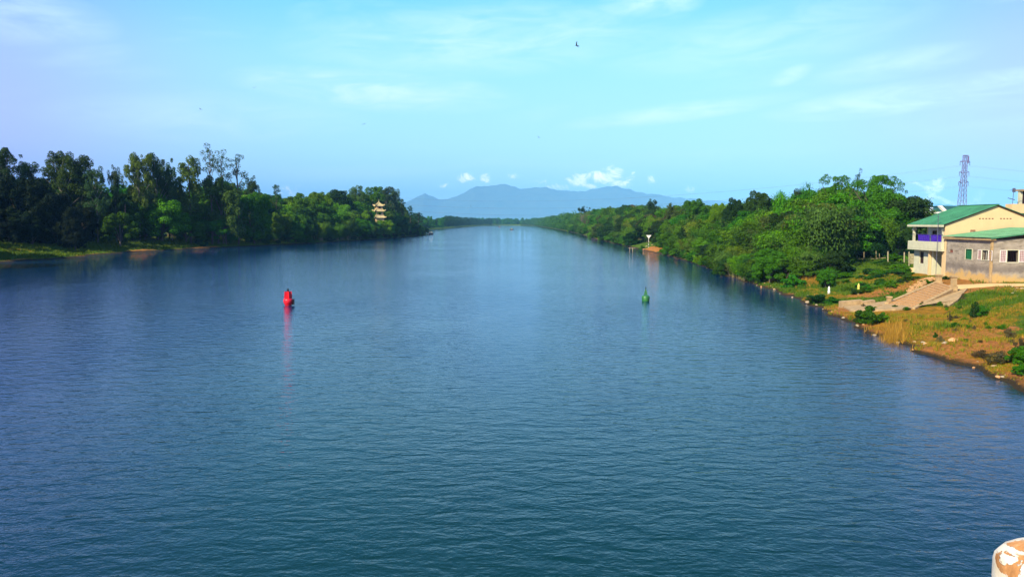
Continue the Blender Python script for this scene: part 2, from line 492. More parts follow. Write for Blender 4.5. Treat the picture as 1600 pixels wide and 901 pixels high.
ys = axis(-1500, 22500, [(-1500, 400), (-100, 60), (20, 4), (38, 0.55), (130, 0.7), (200, 1.6), (300, 3), (700, 10), (2300, 30), (3000, 150), (9000, 800)])
s_r = [-0.8, -0.3, 0, 0.25, 0.5, 0.9] + axis(1.4, 20000, [(1.4, 0.5), (36, 0.55), (50, 2), (100, 10), (1000, 200), (9000, 1500)])
s_l = axis(0, 20000, [(0, 0.7), (20, 1.2), (40, 3), (100, 12), (1000, 200), (9000, 1500)])
gv, gf, gd = [], [], []
ncol = len(s_l) + len(s_r) + 4
for y in ys:
    a, b = float(xl_(y)), float(xr_(y))
    k = min(1.0, max(0.0, (b - a) / 20.0))
    xs = [a - s for s in reversed(s_l)]
    xs += [a + (b - a) * q for q in (0.06, 0.3, 0.7, 0.93)]
    xs += [b + s * (k if s < 0 else 1) for s in s_r]
    if y > 2310: xs = sorted(xs)
    for x in xs:
        z = height(x, y) if y < 2310 else 2.5
        gv.append((x, y, z))
for i in range(len(ys) - 1):
    for j in range(ncol - 1):
        p = i * ncol + j
        gf.append((p, p + 1, p + ncol + 1, p + ncol))
me = np_mesh('ground', gv, gf, smooth=True)
dirt = me.attributes.new('dirt', 'FLOAT', 'POINT')
dry = me.attributes.new('dry', 'FLOAT', 'POINT')


def cover(x, y):
    """how bare and how dry the ground is at a point"""
    d = 0.0
    for (px, py, rx, ry, up, dw) in PATCH:
        q = ((x - px) / rx) ** 2 + ((y - py) / ry) ** 2
        if q < 1.6: d = max(d, dw * smooth01((1.6 - q) / 1.0))
    s = x - float(xr_(y))
    dr = 0.0
    if y < 115 and s > 0:
        n = mnoise.noise(Vector((x * 0.16, y * 0.16, 7.7)))
        # the slope below the houses is dry and orange, the strip above it greener
        dr = smooth01((11.5 - s) / 5 + n * 1.2) * smooth01((88 - y) / 10 + n)
        dr = max(dr, 0.55 * smooth01(0.3 + n * 2))
        edge = smooth01((1.8 - s) / 1.2)
        d = max(d, 0.8 * edge * smooth01(0.6 + 1.5 * mnoise.noise(Vector((x * 0.3, y * 0.3, 3)))))
    elif s > 0:
        d = max(d, 0.30 * smooth01((1.5 - s) / 1.5))
    if x < 0:
        sl = float(xl_(y)) - x
        if 0 < sl < 9 and y < 300:
            d = max(d, smooth01((4.0 - sl) / 3) * smooth01(0.25 + 1.6 * mnoise.noise(Vector((x * 0.05, y * 0.05, 3)))) * .8)
        dr = 0.25
    return min(1, d), dr


cv = [cover(x, y) if y < 700 else (0, 0.1) for x, y, z in gv]
dirt.data.foreach_set('value', np.array([c[0] for c in cv], np.float32))
dry.data.foreach_set('value', np.array([c[1] for c in cv], np.float32))
m, t, b = mat('earth_and_short_grass')
g = t.node('ShaderNodeNewGeometry')
pos = g.outputs['Position']
sp = t.node('ShaderNodeSeparateXYZ'); t.l.new(pos, sp.inputs[0])
n_big = t.noise(pos, 0.25, 5, 0.6); n_mid = t.noise(pos, 1.3, 5, 0.65); n_fine = t.noise(pos, 6, 5, 0.7)
at1 = t.node('ShaderNodeAttribute'); at1.attribute_name = 'dirt'
at2 = t.node('ShaderNodeAttribute'); at2.attribute_name = 'dry'
green = t.ramp(n_mid, [(0.3, (0.035, 0.080, 0.005)), (0.5, (0.075, 0.15, 0.008)), (0.72, (0.15, 0.20, 0.012))])
dryc = t.ramp(n_mid, [(0.3, (0.15, 0.11, 0.008)), (0.48, (0.33, 0.17, 0.012)), (0.7, (0.50, 0.22, 0.02))])
soil = t.ramp(n_fine, [(0.25, (0.20, 0.07, 0.012)), (0.5, (0.46, 0.19, 0.035)), (0.75, (0.64, 0.33, 0.09))])
soil = t.mix(t.maprange(t.noise(t.mapping(pos, (.6, 1.5, 1)), 1.9, 6, 0.7), 0.48, 0.64, 0, 0.75), soil, (0.20, 0.13, 0.02))
soil = t.mix(t.maprange(n_big, 0.42, 0.6, 0, 0.5), soil, (0.38, 0.13, 0.045))
c = t.mix(t.maprange(t.math('ADD', at2.outputs['Fac'], t.math('MULTIPLY', t.math('SUBTRACT', n_big, 0.5), 1.6)), 0.3, 0.7), green, dryc)
c = t.mix(t.maprange(t.math('ADD', at1.outputs['Fac'], t.math('MULTIPLY', t.math('SUBTRACT', n_mid, 0.5), 1.1)), 0.40, 0.62), c, soil)
wet = t.maprange(t.math('ADD', sp.outputs[2], t.math('MULTIPLY', t.math('SUBTRACT', n_mid, 0.5), 0.35)), 0.10, 0.34, 1, 0)
c = t.mix(wet, c, (0.055, 0.040, 0.018))
t.l.new(c, b.inputs['Base Color']); b.inputs['Roughness'].default_value = 0.95; b.inputs['Specular IOR Level'].default_value = 0.1
bp = t.node('ShaderNodeBump'); bp.inputs['Strength'].default_value = 1.0; bp.inputs['Distance'].default_value = 0.3
t.l.new(t.math('ADD', n_fine, n_mid), bp.inputs['Height']); t.l.new(bp.outputs[0], b.inputs['Normal'])
ground = tag(link('ground', me, m), 'earth banks and land on both sides of the river', None, None, 'structure')

# ------------------------------------------------------------------ water
wy = axis(-1500, 2330, [(-1500, 300), (0, 6), (100, 10), (2330, 200)])
wv, wf = [], []
for y in wy:
    for x in np.linspace(-150, 80, 12): wv.append((x, y, 0.0))
for i in range(len(wy) - 1):
    for j in range(11):
        p = i * 12 + j; wf.append((p, p + 1, p + 13, p + 12))
me = np_mesh('river', wv, wf, smooth=True)
m, t, b = mat('river_water')
pos = t.node('ShaderNodeNewGeometry').outputs['Position']
b.inputs['Roughness'].default_value = 0.03
b.inputs['IOR'].default_value = 1.333
wv1 = t.noise(t.mapping(pos, (0.75, 1.45, 1), (0, 0, R(7))), 0.95, 2, 0.5, 0.5)
wv2 = t.noise(t.mapping(pos, (1.1, 1.5, 1), (0, 0, R(-18))), 2.1, 3, 0.6, 0.3)
wv3 = t.noise(t.mapping(pos, (1.3, 1.4, 1), (0, 0, R(20))), 6.5, 2, 0.5)
patch = t.noise(t.mapping(pos, (0.5, 0.25, 1), (0, 0, R(-10))), 0.06, 4, 0.6)
amp = t.maprange(patch, 0.35, 0.65, 0.75, 1.25)
spw = t.node('ShaderNodeSeparateXYZ'); t.l.new(pos, spw.inputs[0])
# far water's blue sheen painted into the base colour; greener by the bridge
far_sheen = t.maprange(t.math('ADD', spw.outputs[1], t.math('MULTIPLY', t.math('SUBTRACT', patch, 0.5), 90)), 15, 95, 0, 1)
t.l.new(t.mix(far_sheen, (0.001, 0.024, 0.022), (0.002, 0.027, 0.095)), b.inputs['Base Color'])
# sheltered, calmer water under the wooded right bank
amp = t.math('MULTIPLY', amp, t.maprange(spw.outputs[0], 8, 36, 1.0, 0.42))
amp = t.math('MULTIPLY', amp, t.maprange(spw.outputs[0], -105, -60, 0.5, 1.0))
hgt = t.math('ADD', t.math('ADD', t.math('MULTIPLY', wv1, 0.30), t.math('MULTIPLY', wv2, 0.13)), t.math('MULTIPLY', wv3, 0.045))
hgt = t.math('MULTIPLY', hgt, amp)
bp = t.node('ShaderNodeBump'); bp.inputs['Strength'].default_value = 1.0; bp.inputs['Distance'].default_value = 0.23
t.l.new(hgt, bp.inputs['Height']); t.l.new(bp.outputs[0], b.inputs['Normal'])
tag(link('river', me, m), 'rippled blue green river', None, None, 'structure')

# ------------------------------------------------------------------ foliage

def unit(v): return v / np.maximum(np.linalg.norm(v, axis=1, keepdims=True), 1e-9)


def leaf_quads(P, N, length, width, along=None, seed=0):
    r = np.random.default_rng(seed)
    n = len(P)
    N = unit(N)
    A = r.normal(size=(n, 3)) if along is None else along + 0.25 * r.normal(size=(n, 3))
    A = A - N * np.sum(A * N, axis=1, keepdims=True); A = unit(A)
    B = np.cross(N, A)
    l = length * r.uniform(0.6, 1.3, (n, 1)); wd = width * r.uniform(0.6, 1.3, (n, 1))
    V = np.stack([P - A * l / 2, P + B * wd / 2 + A * l * 0.08, P + A * l / 2, P - B * wd / 2 + A * l * 0.08], axis=1).reshape(-1, 3)
    Fq = np.arange(n * 4).reshape(n, 4)
    return V, Fq


def clump_leaves(cl, per, size, seed, aspect=0.6, droop=0.0, flat=0.75):
    """cl: list of (centre, radius). leaves sit on the outside of each clump, facing outward"""
    r = np.random.default_rng(seed)
    Ps, Ns = [], []
    for c, rad in cl:
        k = max(6, int(per * (rad / 0.1) ** 1.6))
        d = unit(r.normal(size=(k, 3)) + np.array([0, 0, 0.25]))
        rr = rad * r.uniform(0.55, 1.12, (k, 1)) ** 0.6
        p = np.array(c) + d * rr * np.array([1, 1, flat])
        Ps.append(p); Ns.append(d + r.normal(size=(k, 3)) * 0.55 + np.array([0, 0, 0.25 - droop]))
    return leaf_quads(np.vstack(Ps), np.vstack(Ns), size, size * aspect, None, seed + 1)


def limb_mesh(branches):
    mb = MB()
    for pts, rads, n in branches: mb.tube(pts, rads, n, cap=False)
    return mb


def proto_clumps(kind, r):
    """returns (clumps, branches) of a tree of height 1 standing at the origin"""
    cl, br = [], []
    if kind in ('broad', 'round', 'dense'):
        base = {'broad': 0.16, 'round': 0.10, 'dense': 0.05}[kind]
        wid = {'broad': 0.48, 'round': 0.40, 'dense': 0.50}[kind]
        lobes = [((0.0, 0, 0.72), 0.24)] + [((wid * 0.62 * cos(a), wid * 0.62 * sin(a), z), q) for a, z, q in
                 [(r.uniform(0, 6.28), r.uniform(base + 0.15, 0.78), r.uniform(0.15, 0.22)) for _ in range(9)]]
        for c, q in lobes:
            for _ in range(8):
                d = r.normal(size=3); d /= np.linalg.norm(d)
                if d[2] < -0.4: d[2] *= -1
                p = np.array(c) + d * q * 0.9
                if p[2] < base or p[2] > 0.93: continue
                cl.append((p, r.uniform(0.055, 0.115)))
            cl.append((np.array(c), q * 0.85))
        for _ in range(22):
            a = r.uniform(0, 6.28); z = r.uniform(base, 0.55); q = wid * r.uniform(0.6, 0.95)
            cl.append((np.array([q * cos(a), q * sin(a), z]), r.uniform(0.06, 0.12)))
        for c, q in lobes:
            br.append(([(0, 0, base * 0.8), (c[0] * 0.4, c[1] * 0.4, 0.5 * c[2] + 0.1), c], [0.018, 0.012, 0.004], 5))
        br.append(([(0, 0, -0.03), (0.01, 0, 0.3), (0, 0.01, 0.72)], [0.028, 0.02, 0.006], 7))
    elif kind in ('airy', 'airy2', 'spindly'):
        nb = {'airy': 20, 'airy2': 16, 'spindly': 7}[kind]
        wid = {'airy': 0.36, 'airy2': 0.28, 'spindly': 0.20}[kind]
        z0 = {'airy': 0.26, 'airy2': 0.28, 'spindly': 0.50}[kind]
        tr = [(0, 0, -0.03), (0.012, 0.01, 0.3), (-0.015, 0.012, 0.62), (0.01, 0, 0.93)]
        br.append((tr, [0.016, 0.013, 0.009, 0.003], 7))
        for i in range(nb):
            z = z0 + (0.95 - z0) * (i + r.uniform(0, 0.8)) / nb
            a = i * 2.4 + r.uniform(-0.5, 0.5)
            reach = wid * (1 - 0.62 * max(0, (z - 0.55) / 0.45)) * r.uniform(0.65, 1.1)
            tip = np.array([reach * cos(a), reach * sin(a), min(0.95, z + reach * r.uniform(0.2, 0.7))])
            mid = tip * 0.5 + np.array([0, 0, z - 0.06]) * 0.5
            br.append(([(0, 0, z - 0.12), tuple(mid), tuple(tip)], [0.006, 0.004, 0.0015], 5))
            k = 7 if kind != 'spindly' else 4
            for j in range(k):
                f = 1.05 - j * (0.13 if k == 7 else 0.2)
                sp3 = 0.055 if k == 7 else 0.035
                p = tip * f + np.array([0, 0, z]) * (1 - f) + r.normal(size=3) * np.array([sp3, sp3, sp3 * .75])
                cl.append((p, r.uniform(0.026, 0.070) if k == 7 else r.uniform(0.022, 0.06)))
        cl.append((np.array([0, 0, 0.93]), 0.055)); cl.append((np.array([0.02, 0, 0.87]), 0.06)); cl.append((np.array([-0.02, 0.01, 0.80]), 0.06))
    elif kind == 'column':
        br.append(([(0, 0, -0.03), (0, 0, 0.9)], [0.02, 0.004], 7))
        for i in range(70):
            z = r.uniform(0.16, 0.95); a = r.uniform(0, 6.28)
            q = 0.20 * sin(min(1, (z - 0.1) / 0.42) * pi / 2) * sqrt(max(0.05, 1 - max(0, (z - 0.6) / 0.42) ** 2)) * r.uniform(0.4, 1)
            cl.append((np.array([q * cos(a), q * sin(a), z]), r.uniform(0.04, 0.085)))
    elif kind == 'spread':
        for a in np.linspace(0, 6.28, 9)[:-1]:
            reach = r.uniform(0.25, 0.55)
            tip = np.array([reach * cos(a), reach * sin(a), r.uniform(0.78, 0.93)])
            br.append(([(0, 0, 0.28), tuple(tip * np.array([0.45, 0.45, 0.75])), tuple(tip)], [0.016, 0.009, 0.003], 5))
            for j in range(6):
                p = tip * np.array([1, 1, 1]) + r.normal(size=3) * np.array([0.10, 0.10, 0.03]) - np.array([tip[0], tip[1], 0]) * j * 0.14
                cl.append((p, r.uniform(0.045, 0.085)))
        br.append(([(0, 0, -0.03), (0, 0, 0.3)], [0.03, 0.02], 7))
        cl.append((np.array([0, 0, 0.93]), 0.08))
    elif kind == 'casuarina':
        br.append(([(0, 0, -0.03), (0.01, 0, 0.97)], [0.018, 0.003], 7))
        for i in range(26):
            z = 0.22 + 0.74 * i / 26; a = i * 2.4
            reach = 0.27 * (1 - 0.75 * (z - 0.22) / 0.76) * r.uniform(0.6, 1.15)
            tip = np.array([reach * cos(a), reach * sin(a), z + 0.05])
            br.append(([(0, 0, z - 0.03), tuple(tip)], [0.004, 0.001], 4))
            for j in range(3):
                f = 1 - 0.3 * j
                cl.append((np.array([tip[0] * f, tip[1] * f, tip[2]]) + r.normal(size=3) * 0.012, r.uniform(0.03, 0.05)))
    elif kind == 'shrub':
        for i in range(34):
            a = r.uniform(0, 6.28); q = r.uniform(0, 0.5); z = r.uniform(0.1, 0.85) * (1 - 0.7 * q)
            cl.append((np.array([q * cos(a), q * sin(a), z]), r.uniform(0.10, 0.19)))
        for i in range(6):
            a = i * 1.05
            br.append(([(0, 0, -0.05), (0.25 * cos(a), 0.25 * sin(a), 0.5)], [0.02, 0.006], 4))
    return cl, br


def make_proto(kind, seed, leaf, bark, size, per, aspect=0.6, flat=0.75):
    r = np.random.default_rng(seed)
    cl, br = proto_clumps(kind, r)
    V, Fq = clump_leaves(cl, per, size, seed + 5, aspect, flat=flat)
    cm = np_mesh('crown', V, Fq); cm.materials.append(L[leaf])
    mb = limb_mesh(br)
    tm = bpy.data.meshes.new('trunk'); tm.from_pydata(mb.v, [], mb.f); tm.materials.append(M[bark])
    tm.polygons.foreach_set('use_smooth', np.ones(len(tm.polygons), dtype=bool))
    return cm, tm


def make_bamboo(seed, leaf, n=26, size=0.05, arch=0.5):
    """a clump of arching culms, each a feathery plume of hanging leaves"""
    r = np.random.default_rng(seed)
    mb = MB(); Ps, Ns, As = [], [], []
    for i in range(n):
        a = r.uniform(0, 6.28); out = arch * r.uniform(0.25, 1.0); top = r.uniform(0.72, 1.0) * (1 - 0.30 * out / arch * r.uniform(0.2, 1.0))
        x0, y0 = 0.06 * r.normal(size=2)
        pts = []
        for q in np.linspace(0, 1, 9):
            rr = out * q ** 2.0
            z = top * (q * 1.25 - 0.27 * q ** 3.2) / 0.98
            pts.append((x0 + rr * cos(a), y0 + rr * sin(a), z))
        pts[0] = (x0, y0, -0.04)
        mb.tube(pts, [0.006 - 0.005 * k / 8 for k in range(9)], 4, cap=False)
        pts = np.array(pts)
        k = 430
        q = r.uniform(0.16, 1.0, k) ** 0.8
        idx = q * 8; i0 = np.minimum(idx.astype(int), 7); f = (idx - i0)[:, None]
        c = pts[i0] * (1 - f) + pts[i0 + 1] * f
        spread = 0.085 * np.sin(np.clip(q * 1.05, 0, 1) * pi * 0.88)[:, None] + 0.018
        off = r.normal(size=(k, 3)) * spread * np.array([1, 1, 0.7])
        c = c + off
        keep = c[:, 2] > 0.04
        c = c[keep]; off = off[keep]
        Ps.append(c); Ns.append(unit(off) + np.array([0.6 * cos(a), 0.6 * sin(a), 0.7]) + 0.5 * r.normal(size=c.shape))
        As.append(np.tile([0.5 * cos(a), 0.5 * sin(a), -0.8], (len(c), 1)))
    V, Fq = leaf_quads(np.vstack(Ps), np.vstack(Ns), size, size * 0.42, np.vstack(As), seed + 3)
    cm = np_mesh('crown', V, Fq); cm.materials.append(L[leaf])
    tm = bpy.data.meshes.new('culms'); tm.from_pydata(mb.v, [], mb.f); tm.materials.append(M['bamboo'])
    return cm, tm


def make_palm(seed, leaf, nf=11, fl=0.42, trunk_h=0.62, wide=False):
    r = np.random.default_rng(seed)
    mb = MB(); mb.tube([(0, 0, -0.03), (0.02, 0, trunk_h * 0.6), (0, 0, trunk_h)], [0.022, 0.018, 0.016], 7, cap=False)
    V, Fq = [], []
    for i in range(nf):
        a = 6.283 * i / nf + r.uniform(-0.2, 0.2); up = r.uniform(0.25, 1.1)
        d = np.array([cos(a), sin(a), 0.0]); sd_ = np.array([-sin(a), cos(a), 0])
        pr = None
        for q in np.linspace(0, 1, 11):
            c = d * fl * q * cos(up * 0.6) + np.array([0, 0, trunk_h + fl * (up * 0.85 * q - 1.0 * q * q * 0.75)])
            ww = (0.085 if wide else 0.075) * sin(min(1, q * 1.02) * pi * 0.9 + 0.25) * (1.0)
            if pr is not None:
                for sg in (-1, 1):
                    k = len(V)
                    V += [pr[0], c, c + sd_ * sg * ww * 0.9 - np.array([0, 0, ww * 0.5]), pr[0] + sd_ * sg * pr[1] * 0.9 - np.array([0, 0, pr[1] * 0.5])] if wide else \
                         [pr[0], pr[0] * 0.45 + c * 0.55, c + sd_ * sg * ww - np.array([0, 0, ww * 0.55]), c * 0.7 + pr[0] * 0.3 + sd_ * sg * ww - np.array([0, 0, ww * 0.6])]
                    Fq.append((k, k + 1, k + 2, k + 3))
            pr = (c, ww)
    cm = np_mesh('crown', np.array(V), np.array(Fq)); cm.materials.append(L[leaf])
    tm = bpy.data.meshes.new('trunk'); tm.from_pydata(mb.v, [], mb.f); tm.materials.append(M['bark'])
    return cm, tm


PROTO = {}
def proto(key, fn):
    if key not in PROTO: PROTO[key] = fn()
    return PROTO[key]


SPEC = {   # kind: list of mesh variants
    'broad_bright': lambda v: make_proto('broad', 10 + v, 'bright', 'bark', 0.034, 300),
    'broad_mid': lambda v: make_proto('broad', 20 + v, 'mid', 'bark', 0.034, 300),
    'broad_yellow': lambda v: make_proto('broad', 30 + v, 'yellow', 'bark', 0.034, 300),
    'dense_dark': lambda v: make_proto('dense', 40 + v, 'dark', 'bark', 0.032, 320),
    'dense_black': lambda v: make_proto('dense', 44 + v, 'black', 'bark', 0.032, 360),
    'round_dark': lambda v: make_proto('round', 50 + v, 'dark', 'bark', 0.034, 320),
    'round_mid': lambda v: make_proto('round', 56 + v, 'mid', 'bark', 0.034, 320),
    'broad_brown': lambda v: make_proto('broad', 60 + v, 'brown', 'bark', 0.034, 260),
    'broad_olive': lambda v: make_proto('broad', 64 + v, 'olive', 'bark', 0.034, 280),
    'airy_grey': lambda v: make_proto('airy', 70 + v, 'grey', 'pale_bark', 0.020, 430, 0.55, 0.8),
    'airy_olive': lambda v: make_proto('airy', 74 + v, 'olive', 'pale_bark', 0.020, 450, 0.55, 0.8),
    'airy_thin': lambda v: make_proto('airy2', 80 + v, 'grey', 'pale_bark', 0.019, 400, 0.55, 0.7),
    'spindly': lambda v: make_proto('spindly', 84 + v, 'grey', 'bark', 0.018, 190, 0.55, 0.6),
    'column': lambda v: make_proto('column', 90 + v, 'olive', 'bark', 0.024, 300),
    'spread': lambda v: make_proto('spread', 94 + v, 'mid', 'bark', 0.026, 170, 0.5, 0.45),
    'spread_dark': lambda v: make_proto('spread', 97 + v, 'dark', 'bark', 0.026, 200, 0.5, 0.5),
    'casuarina': lambda v: make_proto('casuarina', 100 + v, 'dark', 'bark', 0.022, 330, 0.3, 0.6),
    'bamboo_bright': lambda v: make_bamboo(110 + v, 'bright'),
    'bamboo_mid': lambda v: make_bamboo(120 + v, 'mid'),
    'bamboo_yellow': lambda v: make_bamboo(130 + v, 'yellow'),
    'bamboo_olive': lambda v: make_bamboo(135 + v, 'olive'),
    'palm': lambda v: make_palm(140 + v, 'dark'),
    'banana': lambda v: make_palm(144 + v, 'bright', 9, 0.55, 0.35, True),
    'shrub_green': lambda v: make_proto('shrub', 150 + v, 'bright', 'bark', 0.085, 70),
    'shrub_mid': lambda v: make_proto('shrub', 154 + v, 'mid', 'bark', 0.085, 70),
    'shrub_dark': lambda v: make_proto('shrub', 158 + v, 'dark', 'bark', 0.075, 80),
    'shrub_brown': lambda v: make_proto('shrub', 162 + v, 'brown', 'bark', 0.07, 34),
}
NAT = {'broad': 0.98, 'dense': 1.0, 'round': 0.86, 'airy': 0.64, 'spindly': 0.46, 'column': 0.46, 'spread': 1.15, 'casuarina': 0.6, 'bamboo': 1.1, 'palm': 0.8, 'banana': 1.0, 'shrub': 1.2}
first = {}


def plant(kind, x, y, z, h, wfac, label, group=None, variants=3, name=None, cat=None):
    """one tree or shrub at (x, y, z) of height h; wfac scales the width"""
    v = random.randrange(variants)
    crown_m, trunk_m = proto((kind, v), lambda: SPEC[kind](v))
    base = kind.split('_')[0]
    if name is None:
        name = {'bamboo': 'bamboo_clump', 'palm': 'palm_tree', 'banana': 'banana_plant', 'shrub': 'shrub', 'spindly': 'slender_tree', 'airy': 'airy_tree'}.get(base, 'tree')
    if cat is None:
        cat = {'bamboo': 'bamboo', 'banana': 'plant', 'shrub': 'shrub'}.get(base, 'tree')
    root = bpy.data.objects.new(name, None); C.objects.link(root)
    root.location = (x, y, z - 0.02)
    root.scale = (h * wfac, h * wfac, h)
    root.rotation_euler = (0, 0, random.uniform(0, 6.28))
    root.empty_display_size = 0.05
    tag(root, label, cat, group)
    for nm, me in (('crown', crown_m), ('stems' if base in ('bamboo', 'shrub') else 'trunk', trunk_m)):
        c = bpy.data.objects.new(nm, me); c.parent = root; C.objects.link(c)
    return root


def plant_px(kind, px, ytop, Y, wpx, label, group=None, **kw):
    """a tree whose top shows at (px, ytop) when it stands Y metres up the river"""
    p = atY(px, ytop, Y)
    z = height(p.x, Y)
    h = (p.z - z) * 1.0
    base = kind.split('_')[0]
    d = Y * cos(PITCH)
    wf = (wpx / F * d) / (h * NAT[base])
    return plant(kind, p.x, Y, z, h, max(0.35, min(1.9, wf)), label, group, **kw)


SKY_R = np.array([(820, 340), (860, 336), (880, 334), (905, 324), (925, 326), (940, 320), (960, 321), (975, 318), (995, 319), (1018, 319), (1035, 324), (1050, 321), (1072, 316), (1090, 313), (1115, 318), (1130, 326), (1150, 312),
                  (1178, 302), (1196, 308), (1212, 310), (1228, 298), (1242, 308), (1265, 292), (1290, 285), (1320, 291), (1350, 292), (1385, 291), (1410, 300), (1428, 318), (1442, 330), (1460, 337), (1480, 345)], float)
SKY_L = np.array([(-60, 268), (0, 268), (30, 272), (60, 270), (90, 276), (120, 280), (150, 290), (190, 286), (230, 276), (270, 278), (300, 268), (330, 275), (360, 274), (400, 296), (430, 300), (445, 306), (470, 302), (500, 300), (540, 300),
                  (580, 300), (610, 302), (632, 316), (645, 330), (660, 338), (672, 346), (700, 337), (725, 336), (745, 340), (770, 339), (830, 339)], float)
FRONT_R = np.array([(820, 356), (900, 368), (930, 376), (985, 384), (1000, 378), (1035, 381), (1045, 398), (1110, 413), (1140, 419), (1200, 429), (1265, 430), (1300, 424), (1335, 405), (1400, 396), (1445, 393), (1480, 372), (1520, 366)], float)
FRONT_L = np.array([(-80, 380), (0, 379), (90, 380), (130, 386), (150, 368), (300, 371), (330, 369), (400, 380), (430, 383), (500, 380), (600, 374), (672, 367), (680, 354), (745, 353), (770, 352)], float)

GR = 'trees of the dense thicket on the right bank'
GL = 'trees of the dense wood on the left bank'
KLAB = {'bamboo_bright': 'bright green feathery bamboo clump', 'bamboo_mid': 'mid green feathery bamboo clump', 'bamboo_yellow': 'yellow green feathery bamboo clump', 'bamboo_olive': 'olive green feathery bamboo clump',
        'broad_bright': 'bright green broadleaf tree', 'broad_mid': 'mid green broadleaf tree', 'dense_dark': 'dark green bushy tree', 'round_dark': 'dark round crowned tree', 'round_mid': 'green round crowned tree',
        'broad_brown': 'brownish leafed tree', 'broad_olive': 'olive green broadleaf tree', 'dense_black': 'nearly black shaded tree', 'broad_yellow': 'yellow green broadleaf tree'}


def stretch_r(Y):
    return ('near the riverside houses' if Y < 150 else 'upstream of the grass patch' if Y < 230 else 'around the white triangle sign' if Y < 340 else 'beyond the triangle sign' if Y < 700 else 'where the far right bank narrows')


def stretch_l(Y):
    return ('behind the left lawn' if Y < 235 else 'above the middle grassy bank' if Y < 330 else 'between the grassy bank and the pagoda' if Y < 420 else 'around the pagoda' if Y < 620 else 'on the far left point')


placed = []
def fill(side, y0, y1, offs, step0, kinds, weights):
    Y = y0
    while Y < y1:
        step = max(step0, Y * 0.019)
        for oi, (off, drop, pr) in enumerate(offs):
            if random.random() > pr: continue
            yy = Y + random.uniform(-0.4, 0.4) * step
            o = off * (1 if Y < 400 else 1 + (Y - 400) / 900) + random.uniform(-0.25, 0.25) * max(3, off * 0.5)
            o = max(1.5, o)
            x = xr_(yy) + o if side == 'R' else xl_(yy) - o
            x = float(x)
            z = height(x, yy)
            px, py = project(x, yy, z)
            if px < -8 or px > 1422: continue
            fr = np.interp(px, FRONT_R[:, 0], FRONT_R[:, 1]) if side == 'R' else np.interp(px, FRONT_L[:, 0], FRONT_L[:, 1])
            if py > fr + 1.0: continue
            if side == 'R' and px > 1432 and yy < 125: continue
            s = np.interp(px, SKY_R[:, 0], SKY_R[:, 1]) if side == 'R' else np.interp(px, SKY_L[:, 0], SKY_L[:, 1])
            avail = py - s
            top = s + drop * avail * random.uniform(0.75, 1.15) + random.uniform(0, 5) * min(1, 200 / yy)
            zt = atY(px, top, yy).z
            h = zt - z
            hmax = 17 if side == 'R' else 24
            if h < 1.5: continue
            h = min(h, hmax)
            kind = random.choices(kinds, weights)[0]
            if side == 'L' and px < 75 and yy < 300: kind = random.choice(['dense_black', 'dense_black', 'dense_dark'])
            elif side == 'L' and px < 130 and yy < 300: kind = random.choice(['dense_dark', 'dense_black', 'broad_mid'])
            wf = random.uniform(0.85, 1.2) * (1.3 if h < 8 else 1.0) * (1.25 if yy > 700 else 1)
            placed.append((kind, x, yy, z, h, wf, side))
        Y += step


KR = ['bamboo_bright', 'bamboo_mid', 'bamboo_olive', 'broad_bright', 'broad_mid', 'dense_dark', 'bamboo_yellow', 'broad_olive', 'broad_brown']
fill('R', 96, 240, [(3, 0.70, 0.75), (7, 0.45, .95), (12, 0.24, 1), (19, 0.10, 1), (28, 0.04, 1), (40, 0.05, .7)], 4.6, KR, [5, 6, 1.5, 2, 3, 3, 1.2, 1, 0])
fill('R', 240, 820, [(2, 0.66, .8), (8, 0.30, 1), (16, 0.08, 1), (27, 0.0, .9)], 6.5, KR, [3, 4, 2, 3, 4, 4, 1, 2, 1.2])
KL = ['broad_bright', 'broad_mid', 'dense_dark', 'bamboo_mid', 'broad_olive', 'round_mid', 'bamboo_bright', 'round_dark']
fill('L', 190, 335, [(6, 0.70, .5), (14, 0.58, .8), (22, 0.42, 1), (32, 0.30, 1), (45, 0.20, 1), (60, 0.10, 1), (76, 0.03, .8)], 9.5, KL, [3.5, 5, 1.6, 2, 3, 2, 2, 1])
fill('L', 335, 600, [(3, 0.62, .9), (10, 0.36, 1), (20, 0.17, 1), (33, 0.05, 1)], 8.0, KL, [4, 4, 1.5, 2, 1.5, 2, 3, 1])
print('fill trees', len(placed))
for kind, x, y, z, h, wf, side in placed:
    # keep the sight line to the pagoda and the small clearings open
    px, py = project(x, y, z)
    tpx, tpy = project(x, y, z + h)
    if side == 'L' and 574 < px < 610 and y < 446 and tpy < 339:
        h *= (py - 340) / (py - tpy)
        if h < 1.5: continue
    if side == 'R' and 1000 < px < 1036 and y < 268 and tpy < 382: continue
    st = stretch_r(y) if side == 'R' else stretch_l(y)
    far = y > 600
    plant(kind, x, y, z, h, wf, '%s in the thicket %s' % (KLAB[kind], st), '%ss %s' % (KLAB[kind], st), variants=3 if not far else 1)

